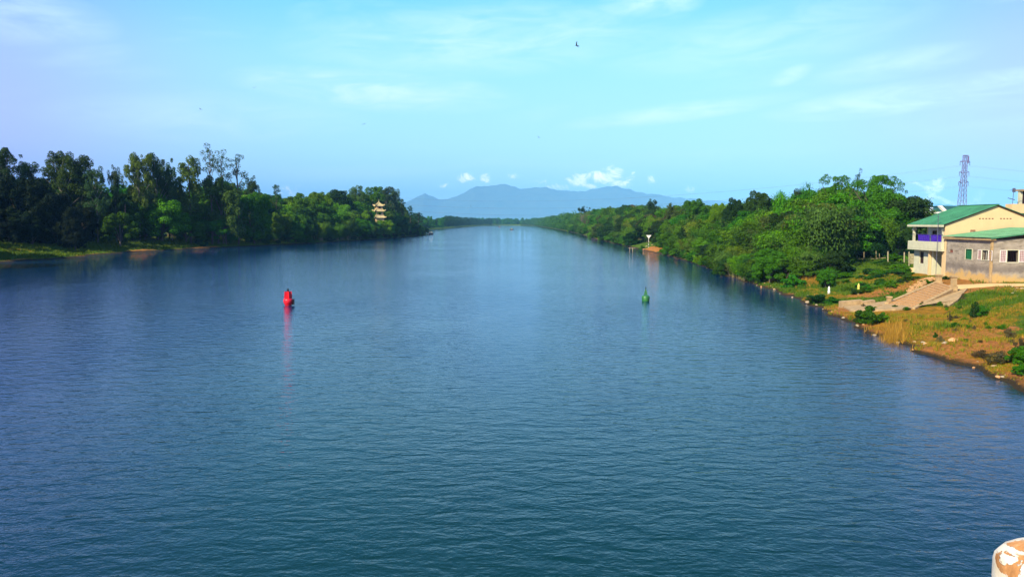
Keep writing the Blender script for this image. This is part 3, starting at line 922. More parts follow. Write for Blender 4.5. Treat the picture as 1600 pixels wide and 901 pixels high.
# landmark trees that make the skyline: kind, px, top, distance, width px, label
LAND = [
    ('airy_grey', 6, 238, 246, 62, 'tall airy grey tree at the left edge, crown above the black wood'),
    ('airy_thin', 46, 255, 250, 44, 'small airy crown just right of the tree at the left edge'),
    ('airy_olive', 92, 241, 252, 62, 'tall broad airy tree, larger left half of the pair above the left lawn'),
    ('airy_grey', 122, 248, 256, 56, 'tall airy tree leaning on the right side of the broad airy pair, left bank'),
    ('airy_thin', 148, 262, 250, 40, 'thin dark airy tree in the gap right of the broad airy pair'),
    ('airy_thin', 178, 263, 262, 24, 'slim pale tree standing alone in the low gap of the left skyline'),
    ('palm', 194, 281, 262, 44, 'dark palm tree with drooping fronds below the low gap of the left skyline'),
    ('airy_olive', 214, 243, 270, 48, 'rounded airy tree, left of the three crowns in the middle of the left wood'),
    ('airy_grey', 243, 246, 276, 46, 'greyish airy tree, middle of the three crowns in the middle of the left wood'),
    ('airy_thin', 265, 256, 280, 34, 'narrow airy tree filling the gap left of the oval crown'),
    ('column', 294, 240, 285, 46, 'dense oval crowned tree left of the spindly pair'),
    ('spindly', 327, 227, 292, 44, 'tallest spindly tree of the left bank, its sparse head above all others'),
    ('spindly', 345, 238, 296, 40, 'spindly tree close beside the tallest one, with layered clumps'),
    ('spindly', 369, 241, 300, 44, 'sparse spindly tree at the right end of the tall left wood'),
    ('broad_olive', 350, 272, 296, 66, 'broad grey green tree below the spindly trees'),
    ('airy_thin', 394, 279, 318, 30, 'small airy tree stepping down right of the spindly trees'),
    ('casuarina', 431, 289, 345, 34, 'dark pointed tree beside the white cloud on the left skyline'),
    ('round_dark', 528, 296, 430, 60, 'dark round topped tree left of the pagoda on the skyline'),
    ('broad_mid', 470, 300, 372, 46, 'green tree with a lifted crown left of the dark round topped tree'),
    ('broad_bright', 497, 298, 385, 46, 'bright rounded tree between the pointed dark tree and the pagoda'),
    ('airy_olive', 556, 294, 462, 34, 'airy tree just left of the green crown above the pagoda'),
    ('broad_mid', 581, 290, 478, 46, 'large green crown rising directly above the pagoda'),
    ('airy_grey', 603, 295, 500, 34, 'airy dark crown right above the pagoda roof corner'),
    ('airy_thin', 616, 296, 510, 26, 'dark airy crown at the right end of the pagoda trees'),
    ('casuarina', 628, 311, 520, 26, 'dark feathery tree sloping down right of the pagoda'),
    ('casuarina', 641, 322, 535, 26, 'dark feathery tree with level branches against the mountains'),
    ('casuarina', 654, 332, 560, 24, 'lowest dark feathery tree before the point of the left bank'),
    ('broad_mid', 186, 330, 250, 56, 'green tree in front of the palm on the left bank'),
    ('dense_dark', 176, 322, 272, 70, 'dark bushy tree under the low gap of the left skyline'),
    ('broad_mid', 205, 303, 268, 56, 'green tree right of the palm in the left wood'),
    ('broad_mid', 134, 300, 262, 62, 'green tree between the black wood and the yellow green tree'),
    ('broad_mid', 190, 332, 268, 50, 'low green tree in front of the palm on the left bank'),
    ('round_mid', 225, 338, 274, 56, 'low tree left of the wide bright tree on the left bank'),
    ('broad_mid', 290, 335, 284, 56, 'low tree right of the wide bright tree on the left bank'),
    ('broad_mid', 340, 335, 294, 60, 'low tree below the broad grey green tree'),
    ('broad_mid', 118, 268, 262, 50, 'green tree filling in behind the broad airy pair'),
    ('broad_olive', 225, 268, 282, 60, 'olive tree filling in behind the three middle crowns'),
    ('broad_olive', 262, 280, 286, 50, 'olive tree behind the oval crowned tree'),
    ('broad_yellow', 158, 300, 262, 34, 'yellow green tree glowing between dark crowns on the left bank'),
    ('broad_bright', 250, 300, 276, 84, 'wide bright green tree in the sun above the middle grassy bank'),
    ('broad_bright', 315, 297, 298, 56, 'bright green tree below the tallest spindly tree'),
    ('broad_bright', 395, 298, 312, 54, 'bright green tree at the foot of the sloping left skyline'),
    ('spread_dark', 910, 322, 640, 20, 'small dark umbrella shaped tree where the right bank begins'),
    ('round_dark', 975, 319, 420, 26, 'dark crowned tree over the far right thicket'),
    ('airy_grey', 1018, 314, 350, 26, 'purplish bare looking airy tree above the triangle sign'),
    ('broad_bright', 952, 321, 470, 24, 'light green bump on the skyline left of the dark crown'),
    ('round_mid', 1090, 310, 225, 40, 'green crowned tree on the skyline over the middle of the right thicket'),
    ('airy_olive', 1048, 321, 262, 22, 'small pointed treetop between the airy tree and the middle crown'),
    ('broad_bright', 1118, 316, 205, 34, 'light green crown right of the middle crown of the right bank'),
    ('round_dark', 1181, 298, 175, 46, 'big dark round crowned tree standing above the bamboo'),
    ('round_dark', 1146, 309, 182, 34, 'smaller dark round tree left of the big dark round one'),
    ('bamboo_bright', 1227, 295, 158, 50, 'bright bamboo plume right of the big dark round tree'),
    ('airy_thin', 1246, 296, 180, 16, 'tiny bare topped tree peeping between two bamboo plumes'),
    ('bamboo_mid', 1267, 284, 150, 46, 'tall bamboo plume left of the sparse topped trees'),
    ('spread', 1306, 271, 146, 70, 'spreading tree with a sparse lacy crown, left of the pair'),
    ('spindly', 1341, 266, 152, 22, 'thin twig of a tree sticking up as the highest tip of the right bank'),
    ('spread', 1366, 270, 143, 84, 'spreading tree with a sparse lacy crown, right of the pair'),
    ('broad_mid', 1374, 285, 136, 76, 'broad rounded tree at the right end of the thicket'),
    ('spread', 1394, 290, 137, 48, 'fringed tree at the outer shoulder of the thicket'),
    ('broad_mid', 1416, 328, 134, 32, 'low tree beside the cream house balcony'),
    ('broad_bright', 1466, 341, 112, 30, 'small bright tree showing behind the green roof edge'),
    ('bamboo_mid', 1330, 320, 131, 66, 'bamboo clump in front of the sparse crowned pair'),
    ('broad_mid', 1300, 318, 134, 70, 'leafy tree under the left lacy crown'),
    ('bamboo_mid', 1385, 335, 132, 60, 'bamboo clump over the fence left of the balcony'),
    ('dense_dark', 1406, 345, 133, 40, 'dark bushy tree in the shade left of the balcony'),
    ('dense_dark', 1350, 350, 131, 60, 'dark bushy tree behind the bamboo fence'),
]
for k, px, yt, Y, wpx, lab in LAND:
    plant_px(k, px, yt, Y, wpx, lab, None)

for i in range(44):
    px = 1128 + i * 7.0 + random.uniform(-3, 3); py = float(np.interp(px, FRONT_R[:, 0], FRONT_R[:, 1])) - random.uniform(-.5, 3)
    z = 1.6 if px < 1290 else 2.7
    p = atZ(px, py, z); z = height(p.x, p.y)
    if px > 1325 and i % 3: continue
    k = random.choice(['bamboo_mid', 'bamboo_bright', 'broad_mid', 'bamboo_olive', 'dense_dark'])
    plant(k, p.x, p.y, z, random.uniform(2.6, 5.0) * (1 if px < 1290 else .8), random.uniform(.9, 1.4), KLAB[k] + ' at the low front edge of the right thicket', KLAB[k] + 's at the front edge of the right thicket')
# nearly black trees along the left edge, some added out of view for shade
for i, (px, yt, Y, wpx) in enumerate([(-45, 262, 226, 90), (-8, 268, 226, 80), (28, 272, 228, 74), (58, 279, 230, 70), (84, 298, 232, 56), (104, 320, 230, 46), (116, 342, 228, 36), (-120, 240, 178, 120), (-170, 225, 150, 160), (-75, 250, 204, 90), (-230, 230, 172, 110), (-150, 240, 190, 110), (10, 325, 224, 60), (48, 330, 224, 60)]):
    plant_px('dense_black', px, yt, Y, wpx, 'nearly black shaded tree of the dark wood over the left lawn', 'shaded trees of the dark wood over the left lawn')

# a far wood that closes the river, too hazy to tell trees apart
def bank_wood(name, lab, side, y0, y1, leaf, seed, offs, hh):
    r = np.random.default_rng(seed); Ps, Ns = [], []
    Yq = y0
    while Yq < y1:
        for off in offs:
            o = off * r.uniform(.6, 1.3); x = float(xr_(Yq)) + o if side > 0 else float(xl_(Yq)) - o
            h = hh * r.uniform(.6, 1.15) * (0.55 if off < 8 else 1)
            px, py = project(x, Yq, 3.0)
            sk = np.interp(px, SKY_R[:, 0], SKY_R[:, 1]) if side > 0 else np.interp(px, SKY_L[:, 0], SKY_L[:, 1])
            h = min(h, atY(px, sk + r.uniform(0, 2.5), Yq).z - 2)
            if h < 2: continue
            for q in np.linspace(.18, .86, 5):
                rad = h * (.34 if q < .6 else .24)
                for _ in range(2):
                    c = np.array([x + r.normal() * h * .16, Yq + r.normal() * h * .2, 2.2 + h * q])
                    d = unit(r.normal(size=(70, 3)) + np.array([0, 0, .2]))
                    Ps.append(c + d * rad * r.uniform(.7, 1.05, (70, 1))); Ns.append(d + .4 * r.normal(size=(70, 3)))
        Yq += 9 + Yq * .004
    V, Fq = leaf_quads(np.vstack(Ps), np.vstack(Ns), 1.5, 1.0, None, seed)
    return tag(link(name, np_mesh(name, V, Fq), L[leaf]), lab, 'wood', None, 'stuff')


bank_wood('riverside_wood', 'far line of trees narrowing along the right bank', 1, 800, 2250, 'mid', 21, (1, 5, 13, 24, 40), 15)
bank_wood('riverside_wood', 'far wood behind the pale green bank beyond the left point', -1, 700, 2250, 'dark', 22, (16, 34, 60), 15)
def far_wood(name, lab, boxes, leaf, size, seed):
    r = np.random.default_rng(seed); cl = []
    for (px0, px1, Ya, Yb, yt0, yt1, n) in boxes:
        for _ in range(n):
            Yq = r.uniform(Ya, Yb); px = r.uniform(px0, px1)
            yt = np.interp(px, [px0, px1], [yt0, yt1]) + r.uniform(-0.6, 3.0)
            top = atY(px, yt, Yq); hh = top.z - 2.5; rad = max(3.5, hh * r.uniform(0.2, 0.33))
            for q in (0.0, 0.35, 0.7):
                z = top.z - rad * 0.7 - q * hh * 0.9
                if z > 1.5:
                    cl.append((np.array([top.x + r.normal() * rad * 0.7, Yq, z]), rad * (1 + 0.5 * q)))
    Ps, Ns = [], []
    for c, rad in cl:
        k = 90
        d = unit(r.normal(size=(k, 3)) + np.array([0, 0, 0.2]))
        Ps.append(c + d * rad * r.uniform(0.7, 1.05, (k, 1)) * np.array([1, 1, .8])); Ns.append(d + 0.4 * r.normal(size=(k, 3)))
    V, Fq = leaf_quads(np.vstack(Ps), np.vstack(Ns), size, size * 0.7, None, seed)
    me = np_mesh(name, V, Fq)
    return tag(link(name, me, L[leaf]), lab, 'wood', None, 'stuff')


far_wood('far_wood', 'hazy blue green line of trees closing the river at its far end', [(640, 880, 2330, 2600, 341, 341, 230), (745, 850, 2325, 2380, 343, 343, 40)], 'mid', 3.2, 5)
far_wood('inland_wood', 'line of low trees on the plain behind the right bank houses', [(1430, 1700, 520, 620, 338, 339, 90), (-200, 700, 900, 1100, 335, 338, 160)], 'mid', 1.6, 6)

# ------------------------------------------------------------------ mountains
def mountain(name, Y, prof, depth, label, seed, x_pad=0):
    P = np.array(prof, float)
    pts = [atY(px, py, Y) for px, py in prof]
    X = np.array([p.x for p in pts]); Z = np.array([p.z for p in pts])
    nx, ny = 300, 35
    xs = np.linspace(X[0], X[-1], nx)
    V, Fq = [], []
    for j in range(ny):
        q = -1 + 2 * j / (ny - 1)
        for x in xs:
            crest = float(np.interp(x, X, Z))
            n = mnoise.fractal(Vector((x / 1900, q * 3.0, seed)), 1.0, 2.0, 5)
            rid = 1 - abs(mnoise.noise(Vector((x / 900, q * 1.4, seed + 3)))) * 1.6
            f = max(0.0, 1 - abs(q)) ** 0.85
            z = crest * f * (1 + (0.30 * n + 0.16 * (rid - 0.6)) * min(1, abs(q) * 4)) + (30 * mnoise.noise(Vector((x / 130, 0, seed))) if abs(q) < .1 else 0)
            V.append((x, Y + q * depth, max(0.5, z) if abs(q) < 1 else -2))
    for j in range(ny - 1):
        for i in range(nx - 1):
            p = j * nx + i; Fq.append((p, p + 1, p + nx + 1, p + nx))
    me = np_mesh(name, V, Fq, smooth=True)
    return tag(link(name, me, M['hill']), label, None, None, 'structure')


m, t, b = mat('forested_hillside')
pos = t.node('ShaderNodeNewGeometry').outputs['Position']
t.l.new(t.ramp(t.noise(pos, 0.006, 6, 0.65), [(0.3, (0.03, 0.06, 0.03)), (0.7, (0.08, 0.11, 0.05))]), b.inputs['Base Color'])
b.inputs['Roughness'].default_value = 1.0
M['hill'] = m
mountain('hills', 16500, [(420, 345), (520, 338), (600, 326), (626, 319), (645, 311), (656, 305), (664, 302), (674, 307), (688, 312), (700, 311), (712, 307), (725, 301), (735, 295), (742, 292), (760, 291), (775, 289), (787, 287),
                         (797, 290), (812, 295), (830, 294), (845, 292), (853, 293), (870, 297), (900, 299), (915, 298), (935, 294), (950, 291), (962, 291), (975, 294), (990, 298), (1005, 302), (1025, 303), (1040, 307), (1060, 309),
                         (1085, 310), (1110, 316), (1150, 326), (1200, 334), (1260, 345)], 1000, 'blue range of mountains behind the river, a small cone at its left end', 3.0)
mountain('far_hills', 20000, [(560, 345), (600, 332), (640, 326), (670, 322), (700, 317), (740, 316), (800, 318), (900, 318), (1000, 316), (1120, 313), (1180, 320), (1260, 326), (1400, 322), (1460, 318), (1560, 326), (1700, 335)], 900, 'paler mountain ridge showing faintly behind the main range', 9.0)

# ------------------------------------------------------------------ haze
hz = MB().box(-21000, 21000, -1600, 23500, -5.0, 880).build('haze', None)
hz.data.materials.clear()
hm = bpy.data.materials.new('haze_air'); hm.use_nodes = True
ht = NT(hm.node_tree); ht.n.remove(ht.n['Principled BSDF'])
pv = ht.node('ShaderNodeVolumePrincipled')
pv.inputs['Color'].default_value = (0.22, 0.62, 1.0, 1)
pv.inputs['Density'].default_value = 0.00008
pv.inputs['Anisotropy'].default_value = -0.4
ht.l.new(pv.outputs[0], ht.n['Material Output'].inputs['Volume'])
hz.data.materials.append(hm)
tag(hz, 'pale blue haze in the air over the river', 'haze', None, 'stuff')

# ------------------------------------------------------------------ buildings on the right bank

def wall(mb, u0, u1, z0, z1, c0, c1, openings, axis_='x'):
    """a wall slab with real openings. u along the wall, c0..c1 its thickness"""
    us = sorted({u0, u1, *[o[0] for o in openings], *[o[1] for o in openings]})
    zs = sorted({z0, z1, *[o[2] for o in openings], *[o[3] for o in openings]})
    us = [u for u in us if u0 <= u <= u1]; zs = [z for z in zs if z0 <= z <= z1]
    for a, b2 in zip(us, us[1:]):
        run = []
        for c, d in zip(zs, zs[1:]):
            mu, mz = (a + b2) / 2, (c + d) / 2
            if any(o[0] < mu < o[1] and o[2] < mz < o[3] for o in openings): continue
            if run and abs(run[-1][1] - c) < 1e-9: run[-1][1] = d
            else: run.append([c, d])
        for c, d in run:
            if axis_ == 'x': mb.box(a, b2, c0, c1, c, d)
            else: mb.box(c0, c1, a, b2, c, d)
    return mb


GZ = 2.75     # ground level at the houses

# --- cream two-storey house
HX0, HX1, HY0, HY1 = 50.5, 62.2, 93.5, 101.2
EZ, RZ, RX = 8.72, 11.0, 56.4
house = thing('cream_house', 'cream two storey house with a bright green pitched roof and a balcony with violet cloths', 'house', (HX0, HY0, GZ))
# gable wall facing the viewer
mb = MB()
gp = [(HX0 + 0.02, GZ - .6), (HX1, GZ - .6), (HX1, EZ - 0.05), (RX, RZ - 0.12), (HX0 + 0.02, EZ - 0.05)]
mb.hexa([(x, HY0, z) for x, z in gp][::-1], [(x, HY0 + 0.25, z) for x, z in gp][::-1])
mb.build('gable_wall', M['cream'], house)
mb = MB(); gp = [(HX0 + 1.9, GZ - .6), (HX1, GZ - .6), (HX1, EZ - 0.05), (RX, RZ - 0.12), (HX0 + 1.9, EZ + .4)]
mb.hexa([(x, HY1 - .25, z) for x, z in gp][::-1], [(x, HY1, z) for x, z in gp][::-1])
mb.box(HX1 - .25, HX1 - .003, HY0 + .26, HY1 - .26, GZ - .6, EZ)
mb.build('rear_wall', M['cream'], house)
# upper storey wall behind the balcony
up = [(HY0 + 1.0, HY0 + 2.0, 5.85, 7.95), (HY0 + 3.4, HY0 + 4.2, 6.9, 7.8), (HY0 + 5.4, HY0 + 6.6, 5.85, 7.95)]
mb = wall(MB(), HY0 + .26, HY1 - .26, 5.82, EZ + .35, HX0 + 1.9, HX0 + 2.1, up, 'y'); mb.build('upper_wall', M['white_wall'], house)
for a, b2, c, d in up:
    mb = MB().box(HX0 + 2.0, HX0 + 2.04, a, b2, c, d)
    mb.build('door' if c < 6 else 'window', M['dark_wood'] if c < 6 else M['blue_wall'], house)
# ground storey: pale wall at the far half, green recess at the near half
low = [(HY0 + 5.3, HY0 + 6.35, 3.9, 5.35)]
mb = wall(MB(), HY0 + 3.1, HY1, GZ - .6, 5.6, HX0 + .35, HX0 + .6, low, 'y')
mb.box(HX0 + .6, HX0 + 2.4, HY0 + 3.1, HY0 + 3.3, GZ - .6, 5.6)
mb.build('lower_wall', M['cream_pale'], house)
MB().box(HX0 + .5, HX0 + .54, low[0][0], low[0][1], 3.9, 5.35).build('window', M['dark_wood'], house)
MB().box(HX0 + 2.4, HX0 + 2.6, HY0 + .26, HY0 + 3.1, GZ - .6, 5.6).build('recess_wall', M['green_wall'], house)
# floor slab, balcony parapet, columns
MB().box(HX0 - .35, HX1 - .3, HY0 - .04, HY1 + .3, 5.6, 5.8).build('floor_slab', M['cream_pale'], house)
mb = MB().box(HX0 - .35, HX0 - .2, HY0 - .04, HY1 + .3, 5.8, 6.68).box(HX0 - .2, HX0 + 1.85, HY1 + .15, HY1 + .3, 5.8, 6.68).box(HX0 - .2, HX0 - 0.02, HY0 - .04, HY0 + .12, 5.8, 6.68)
soften(mb.build('parapet', M['cream_pale'], house), 0.02)
for y in (HY0 + .35, HY1 - .5):
    o = MB().box(HX0 - .05, HX0 + .2, y, y + .25, 5.8, EZ - .16).build('column', M['cream_pale'], house)
    MB().box(HX0 - .12, HX0 + .27, y - .07, y + .32, 8.0, 8.22).build('capital', M['cream_pale'], o)
for y in (HY0 + .02, HY0 + 3.12):
    MB().box(HX0 + .02, HX0 + .3, y + .26, y + .5, GZ - .5, 5.6).build('pillar', M['cream'], house)
MB().box(HX0 - .1, HX0 + .5, HY1, HY1 + .12, GZ - .6, GZ + .5).build('plinth', M['cream'], house)
# roof sheets on both slopes
n = 8
for i in range(n):
    y0 = HY0 - .28 + i * (HY1 - HY0 + .6) / n; y1 = y0 + (HY1 - HY0 + .6) / n - 0.012
    for sx, ex, ez in ((HX0 - .42, RX, EZ - .03), (HX1 + .5, RX, EZ - .1)):
        mb = MB()
        a, b2 = Vector((sx, 0, ez)), Vector((ex + (0.02 if ex > sx else -0.02), 0, RZ))
        mb.hexa([(a.x, y0, a.z), (b2.x, y0, b2.z), (b2.x, y1, b2.z), (a.x, y1, a.z)] if ex > sx else [(b2.x, y0, b2.z), (a.x, y0, a.z), (a.x, y1, a.z), (b2.x, y1, b2.z)],
                [(a.x, y0, a.z + .05), (b2.x, y0, b2.z + .05), (b2.x, y1, b2.z + .05), (a.x, y1, a.z + .05)] if ex > sx else [(b2.x, y0, b2.z + .05), (a.x, y0, a.z + .05), (a.x, y1, a.z + .05), (b2.x, y1, b2.z + .05)])
        for k in range(4):
            yy = y0 + (k + .5) * (y1 - y0) / 4
            mb.tube([(a.x, yy, a.z + .055), (b2.x, yy, b2.z + .055)], 0.022, 4)
        mb.build('roof_sheet', M['roof_green'], house)
MB().box(RX - .16, RX + .16, HY0 - .3, HY1 + .34, RZ + .055, RZ + .11).build('ridge_cap', M['roof_green'], house)
MB().box(HX0 - .46, HX0 - .34, HY0 - .3, HY1 + .4, EZ - .28, EZ - .04).build('eave_board', M['cream_pale'], house)
MB().box(HX0 - .34, HX0 + 1.88, HY0 + .01, HY1 + .3, EZ - .16, EZ - .10).build('eave_ceiling', M['cream_pale'], house)
for sx, ez in ((HX0 - .3, EZ - .05), (HX1 + .45, EZ - .16)):
    s = 1 if sx < RX else -1
    lo = [(sx, HY0 - .10, ez - .14), (RX, HY0 - .10, RZ - .14), (RX, HY0 - .02, RZ - .14), (sx, HY0 - .02, ez - .14)][::s]
    hi = [(v[0], v[1], v[2] + .13) for v in lo]
    MB().hexa(lo, hi).build('gable_board', M['brown_trim'], house)
# vents in the gable
for px in (1531, 1536, 1541, 1546, 1551, 1564, 1569, 1574, 1579):
    p = atY(px, 341.5, HY0)
    MB().box(p.x - .10, p.x + .10, HY0 - .012, HY0 + .03, p.z - .06, p.z + .06).build('vent', M['brown_trim'], house)
p0, p1 = atY(1516, 365.5, HY0), atY(1524, 359, HY0)
fr = MB().box(p0.x, p1.x, HY0 - .02, HY0 + .03, p0.z, p1.z).build('vent', M['brown_trim'], house)
for k in range(3):
    z = p0.z + (k + .6) * (p1.z - p0.z) / 3.4
    MB().box(p0.x + .03, p1.x - .03, HY0 - .05, HY0 - .02, z, z + .03).build('louvre', M['cream'], fr)

# cloths over the balcony rail and other loose things on the house
for y0, y1, lab in ((HY0 + .75, HY0 + 3.0, 'violet cloth hung over the balcony, the nearer of the two'), (HY0 + 3.4, HY0 + 6.1, 'violet cloth hung over the balcony, the farther of the two')):
    N = 28; V, Fq = [], []
    for i in range(N + 1):
        for j in range(7):
            y = y0 + (y1 - y0) * i / N
            V.append((HX0 + .0 + .035 * sin(i * 1.3) + .02 * sin(j * 1.1 + i * .4), y, 6.35 + 1.15 * j / 6 - .04 * sin(i * .45) ** 2 * (j / 6)))
    for i in range(N):
        for j in range(6):
            p = i * 7 + j; Fq.append((p, p + 7, p + 8, p + 1))
    o = tag(link('cloth', np_mesh('cloth', V, Fq, True), M['purple']), lab, 'cloth')
    sl = o.modifiers.new('thickness', 'SOLIDIFY'); sl.thickness = 0.01
tag(MB().tube([(HX0 - .1, HY0 + .25, 7.52), (HX0 - .1, HY1 - .4, 7.55)], 0.02, 6).build('clothes_line', M['wire']), 'thin line the violet cloths hang on across the balcony', 'line')
pl = thing('pole', 'thin grey pole standing in front of the balcony house corner', 'pole', (HX0 - .6, HY0 + .5, GZ))
MB().tube([(HX0 - .6, HY0 + .5, GZ), (HX0 - .6, HY0 + .5, 10.0)], 0.03, 6).build('shaft', M['wire'], pl)
MB().box(HX0 - .66, HX0 - .54, HY0 + .1, HY0 + .9, 9.6, 9.64).build('cross_arm', M['wire'], pl)
pl = atY(1472, 404, HY0 + 2)
bk = thing('bucket', 'small white bucket in the green recess under the balcony', 'bucket', (HX0 + 1.0, HY0 + 1.6, 3.0))
MB().lathe((HX0 + 1.0, HY0 + 1.6, GZ + .02), [(.16, 0), (.22, .38), (.20, .38), (.15, .05)], 14).build('body', M['white'], bk)
MB().tube([(HX0 + .79, HY0 + 1.6, GZ + .38), (HX0 + .85, HY0 + 1.6, GZ + .55), (HX0 + 1.15, HY0 + 1.6, GZ + .55), (HX0 + 1.21, HY0 + 1.6, GZ + .38)], .012, 4).build('handle', M['wire'], bk)
bk.location.z = GZ + .02
for ch in bk.children: ch.location.z = 0.23 if False else 0.0

# --- grey cement house
AX0, AX1, AY0, AY1 = 50.5, 64.5, 84.3, 93.3
gh = thing('grey_house', 'single storey bare grey cement house with a pale green sheet roof', 'house', (AX0, AY0, GZ))
def Yat(px): return 1250 * AX0 / (px - 800) * 1.0
def west(px0, px1, py0, py1):
    """opening in the river-facing wall from picture coordinates"""
    def solve(px):
        lo, hi = 70.0, 110.0
        for _ in range(40):
            mY = (lo + hi) / 2
            if project(AX0, mY, 5.5)[0] > px: lo = mY
            else: hi = mY
        return lo
    ya, yb = solve(px1), solve(px0)
    ym = (ya + yb) / 2
    return (ya, yb, zat(py1, ym), zat(py0, ym))
w1 = west(1509, 1519, 389, 405); w2 = west(1535, 1544, 391, 406); wv_ = west(1484, 1489, 390, 394.5)
mb = wall(MB(), AY0, AY1, GZ - .8, 7.1, AX0, AX0 + .22, [w1, w2, wv_], 'y'); mb.build('side_wall', M['cement'], gh)
s0, s1 = atY(1573, 409, AY0), atY(1591, 391, AY0)
win = (s0.x, s1.x, s0.z, s1.z)
mb = wall(MB(), AX0 + .22, AX1, GZ - .8, 7.1, AY0, AY0 + .22, [win], 'x')
mb.hexa([(AX0 + .22, AY0, 7.1), (AX1, AY0, 7.1), (AX1, AY0 + .22, 7.1), (AX0 + .22, AY0 + .22, 7.1)], [(AX0 + .22, AY0, 7.12), (AX1, AY0, 7.85), (AX1, AY0 + .22, 7.85), (AX0 + .22, AY0 + .22, 7.12)])
mb.build('front_wall', M['cement'], gh)
MB().box(AX0 - .06, AX0 + .16, AY0 - .06, AY0 + .16, GZ - .8, 7.06).build('corner_pilaster', M['concrete'], gh)
MB().box(AX0 - .05, AX0 + .12, AY1 - .2, AY1 + .05, GZ - .8, 7.06).build('corner_pilaster', M['cream'], gh)
MB().box(AX1 - .22, AX1 - .003, AY0 + .23, AY1, GZ - .8, 7.8).box(AX0 + .22, AX1 - .23, AY1 - .2, AY1 - .003, GZ - .8, 7.1).build('rear_wall', M['cement'], gh)
MB().box(AX0 + .23, AX1 - .23, AY0 + .23, AY1 - .23, GZ - .3, GZ + .1).build('floor', M['concrete'], gh)
o = MB().box(AX0 - .30, AX0 + .30, AY0 - .25, AY1 + .1, 7.08, 7.30).build('eave_board', M['concrete'], gh)
for a, b2, c, d, mm in ((*w1, 'green_paint'), (*w2, 'dark_wood')):
    f = MB()
    for q in ((a - .06, a, c - .06, d + .06), (b2, b2 + .06, c - .06, d + .06), (a, b2, d, d + .06), (a, b2, c - .06, c)):
        f.box(AX0 - .05, AX0 + .1, q[0], q[1], q[2], q[3])
    fo = f.build('window', M['cream_pale'], gh)
    if mm == 'green_paint':
        MB().box(AX0 + .06, AX0 + .09, a, b2, c, d).build('shutter', M[mm], fo)
    else:
        MB().tube([(AX0 + .1, (a + b2) / 2, c), (AX0 + .1, (a + b2) / 2, d)], 0.02, 4).build('bar', M['white'], fo)
        MB().box(AX0 + .26, AX0 + .29, a - .05, b2 + .05, c - .05, d + .05).build('dark_backing', M['dark_wood'], fo)  # dark board added to make the window opening read as unlit


def shutter(mbase, u0, u1, z0, z1, wx=None, wy=None, parent=None):
    """white lattice shutter lying open against the wall"""
    fr_, g_ = MB(), MB()
    def bx(mb_, a, b_, c, d, t0, t1):
        if wx is not None: mb_.box(wx - t1, wx - t0, a, b_, c, d)
        else: mb_.box(a, b_, wy - t1, wy - t0, c, d)
    for q in ((u0, u0 + .05, z0, z1), (u1 - .05, u1, z0, z1), (u0 + .05, u1 - .05, z1 - .05, z1), (u0 + .05, u1 - .05, z0, z0 + .05)): bx(fr_, *q, .02, .06)
    so = fr_.build('shutter', M['white'], parent)
    bx(g_, u0 + .05, u1 - .05, z0 + .05, z1 - .05, .02, .03)
    g_.build('panel', M['grille'], so)
    b_ = MB()
    nu, nz = max(2, int((u1 - u0) / .17)), 7
    for k in range(1, nz):
        z = z0 + k * (z1 - z0) / nz; bx(b_, u0 + .05, u1 - .05, z - .012, z + .012, .031, .05)
    for k in range(1, nu):
        u = u0 + k * (u1 - u0) / nu; bx(b_, u - .012, u + .012, z0 + .05, z1 - .05, .031, .053)
    b_.build('lattice', M['brown_trim'], so)


a, b2, c, d = w2
shutter(None, a - .78, a - .1, c - .03, d + .02, wx=AX0, parent=gh); shutter(None, b2 + .1, b2 + .78, c - .03, d + .02, wx=AX0, parent=gh)
a, b2, c, d = win
shutter(None, a - .78, a - .08, c - .03, d + .02, wy=AY0, parent=gh); shutter(None, b2 + .08, b2 + .78, c - .03, d + .02, wy=AY0, parent=gh)
f = MB()
for q in ((a - .07, a, c - .07, d + .07), (b2, b2 + .07, c - .07, d + .07), (a, b2, d, d + .07), (a - .1, b2 + .1, c - .14, c - .07)):
    f.box(q[0], q[1], AY0 - .05, AY0 + .1, q[2], q[3])
fo = f.build('window', M['cream_pale'], gh)
for k in range(1, 6):
    u = a + k * (b2 - a) / 6
    MB().tube([(u, AY0 + .1, c), (u, AY0 + .1, d)], 0.014, 4).build('bar', M['dark_wood'], fo)
MB().box(a - .6, b2 + .6, AY0 + 1.5, AY0 + 1.55, c - .4, d + .4).build('dark_backing', M['dark_wood'], fo)  # dark board standing in for the unlit room behind the bars
MB().box(AX0 + .05, AX0 + .09, wv_[0], wv_[1], wv_[2], wv_[3]).build('vent', M['brown_trim'], gh)
# low pitch roof of sheets, rising to the right then falling
def roofz(x): return 7.36 + (x - AX0 + .5) * 0.125 if x < 57.8 else 7.36 + (57.8 - AX0 + .5) * 0.125 - (x - 57.8) * 0.1
n = 9
for i in range(n):
    y0 = AY0 - .4 + i * (AY1 - AY0 + .35) / n; y1 = y0 + (AY1 - AY0 + .35) / n - .012
    for xa, xb in ((AX0 - .42, 57.79), (57.81, AX1 + .4)):
        mb = MB(); za, zb = roofz(xa), roofz(xb)
        mb.hexa([(xa, y0, za), (xb, y0, zb), (xb, y1, zb), (xa, y1, za)], [(xa, y0, za + .05), (xb, y0, zb + .05), (xb, y1, zb + .05), (xa, y1, za + .05)])
        for k in range(4):
            yy = y0 + (k + .5) * (y1 - y0) / 4
            mb.tube([(xa, yy, za + .055), (xb, yy, zb + .055)], .02, 4)
        mb.build('roof_sheet', M['roof_pale'], gh)
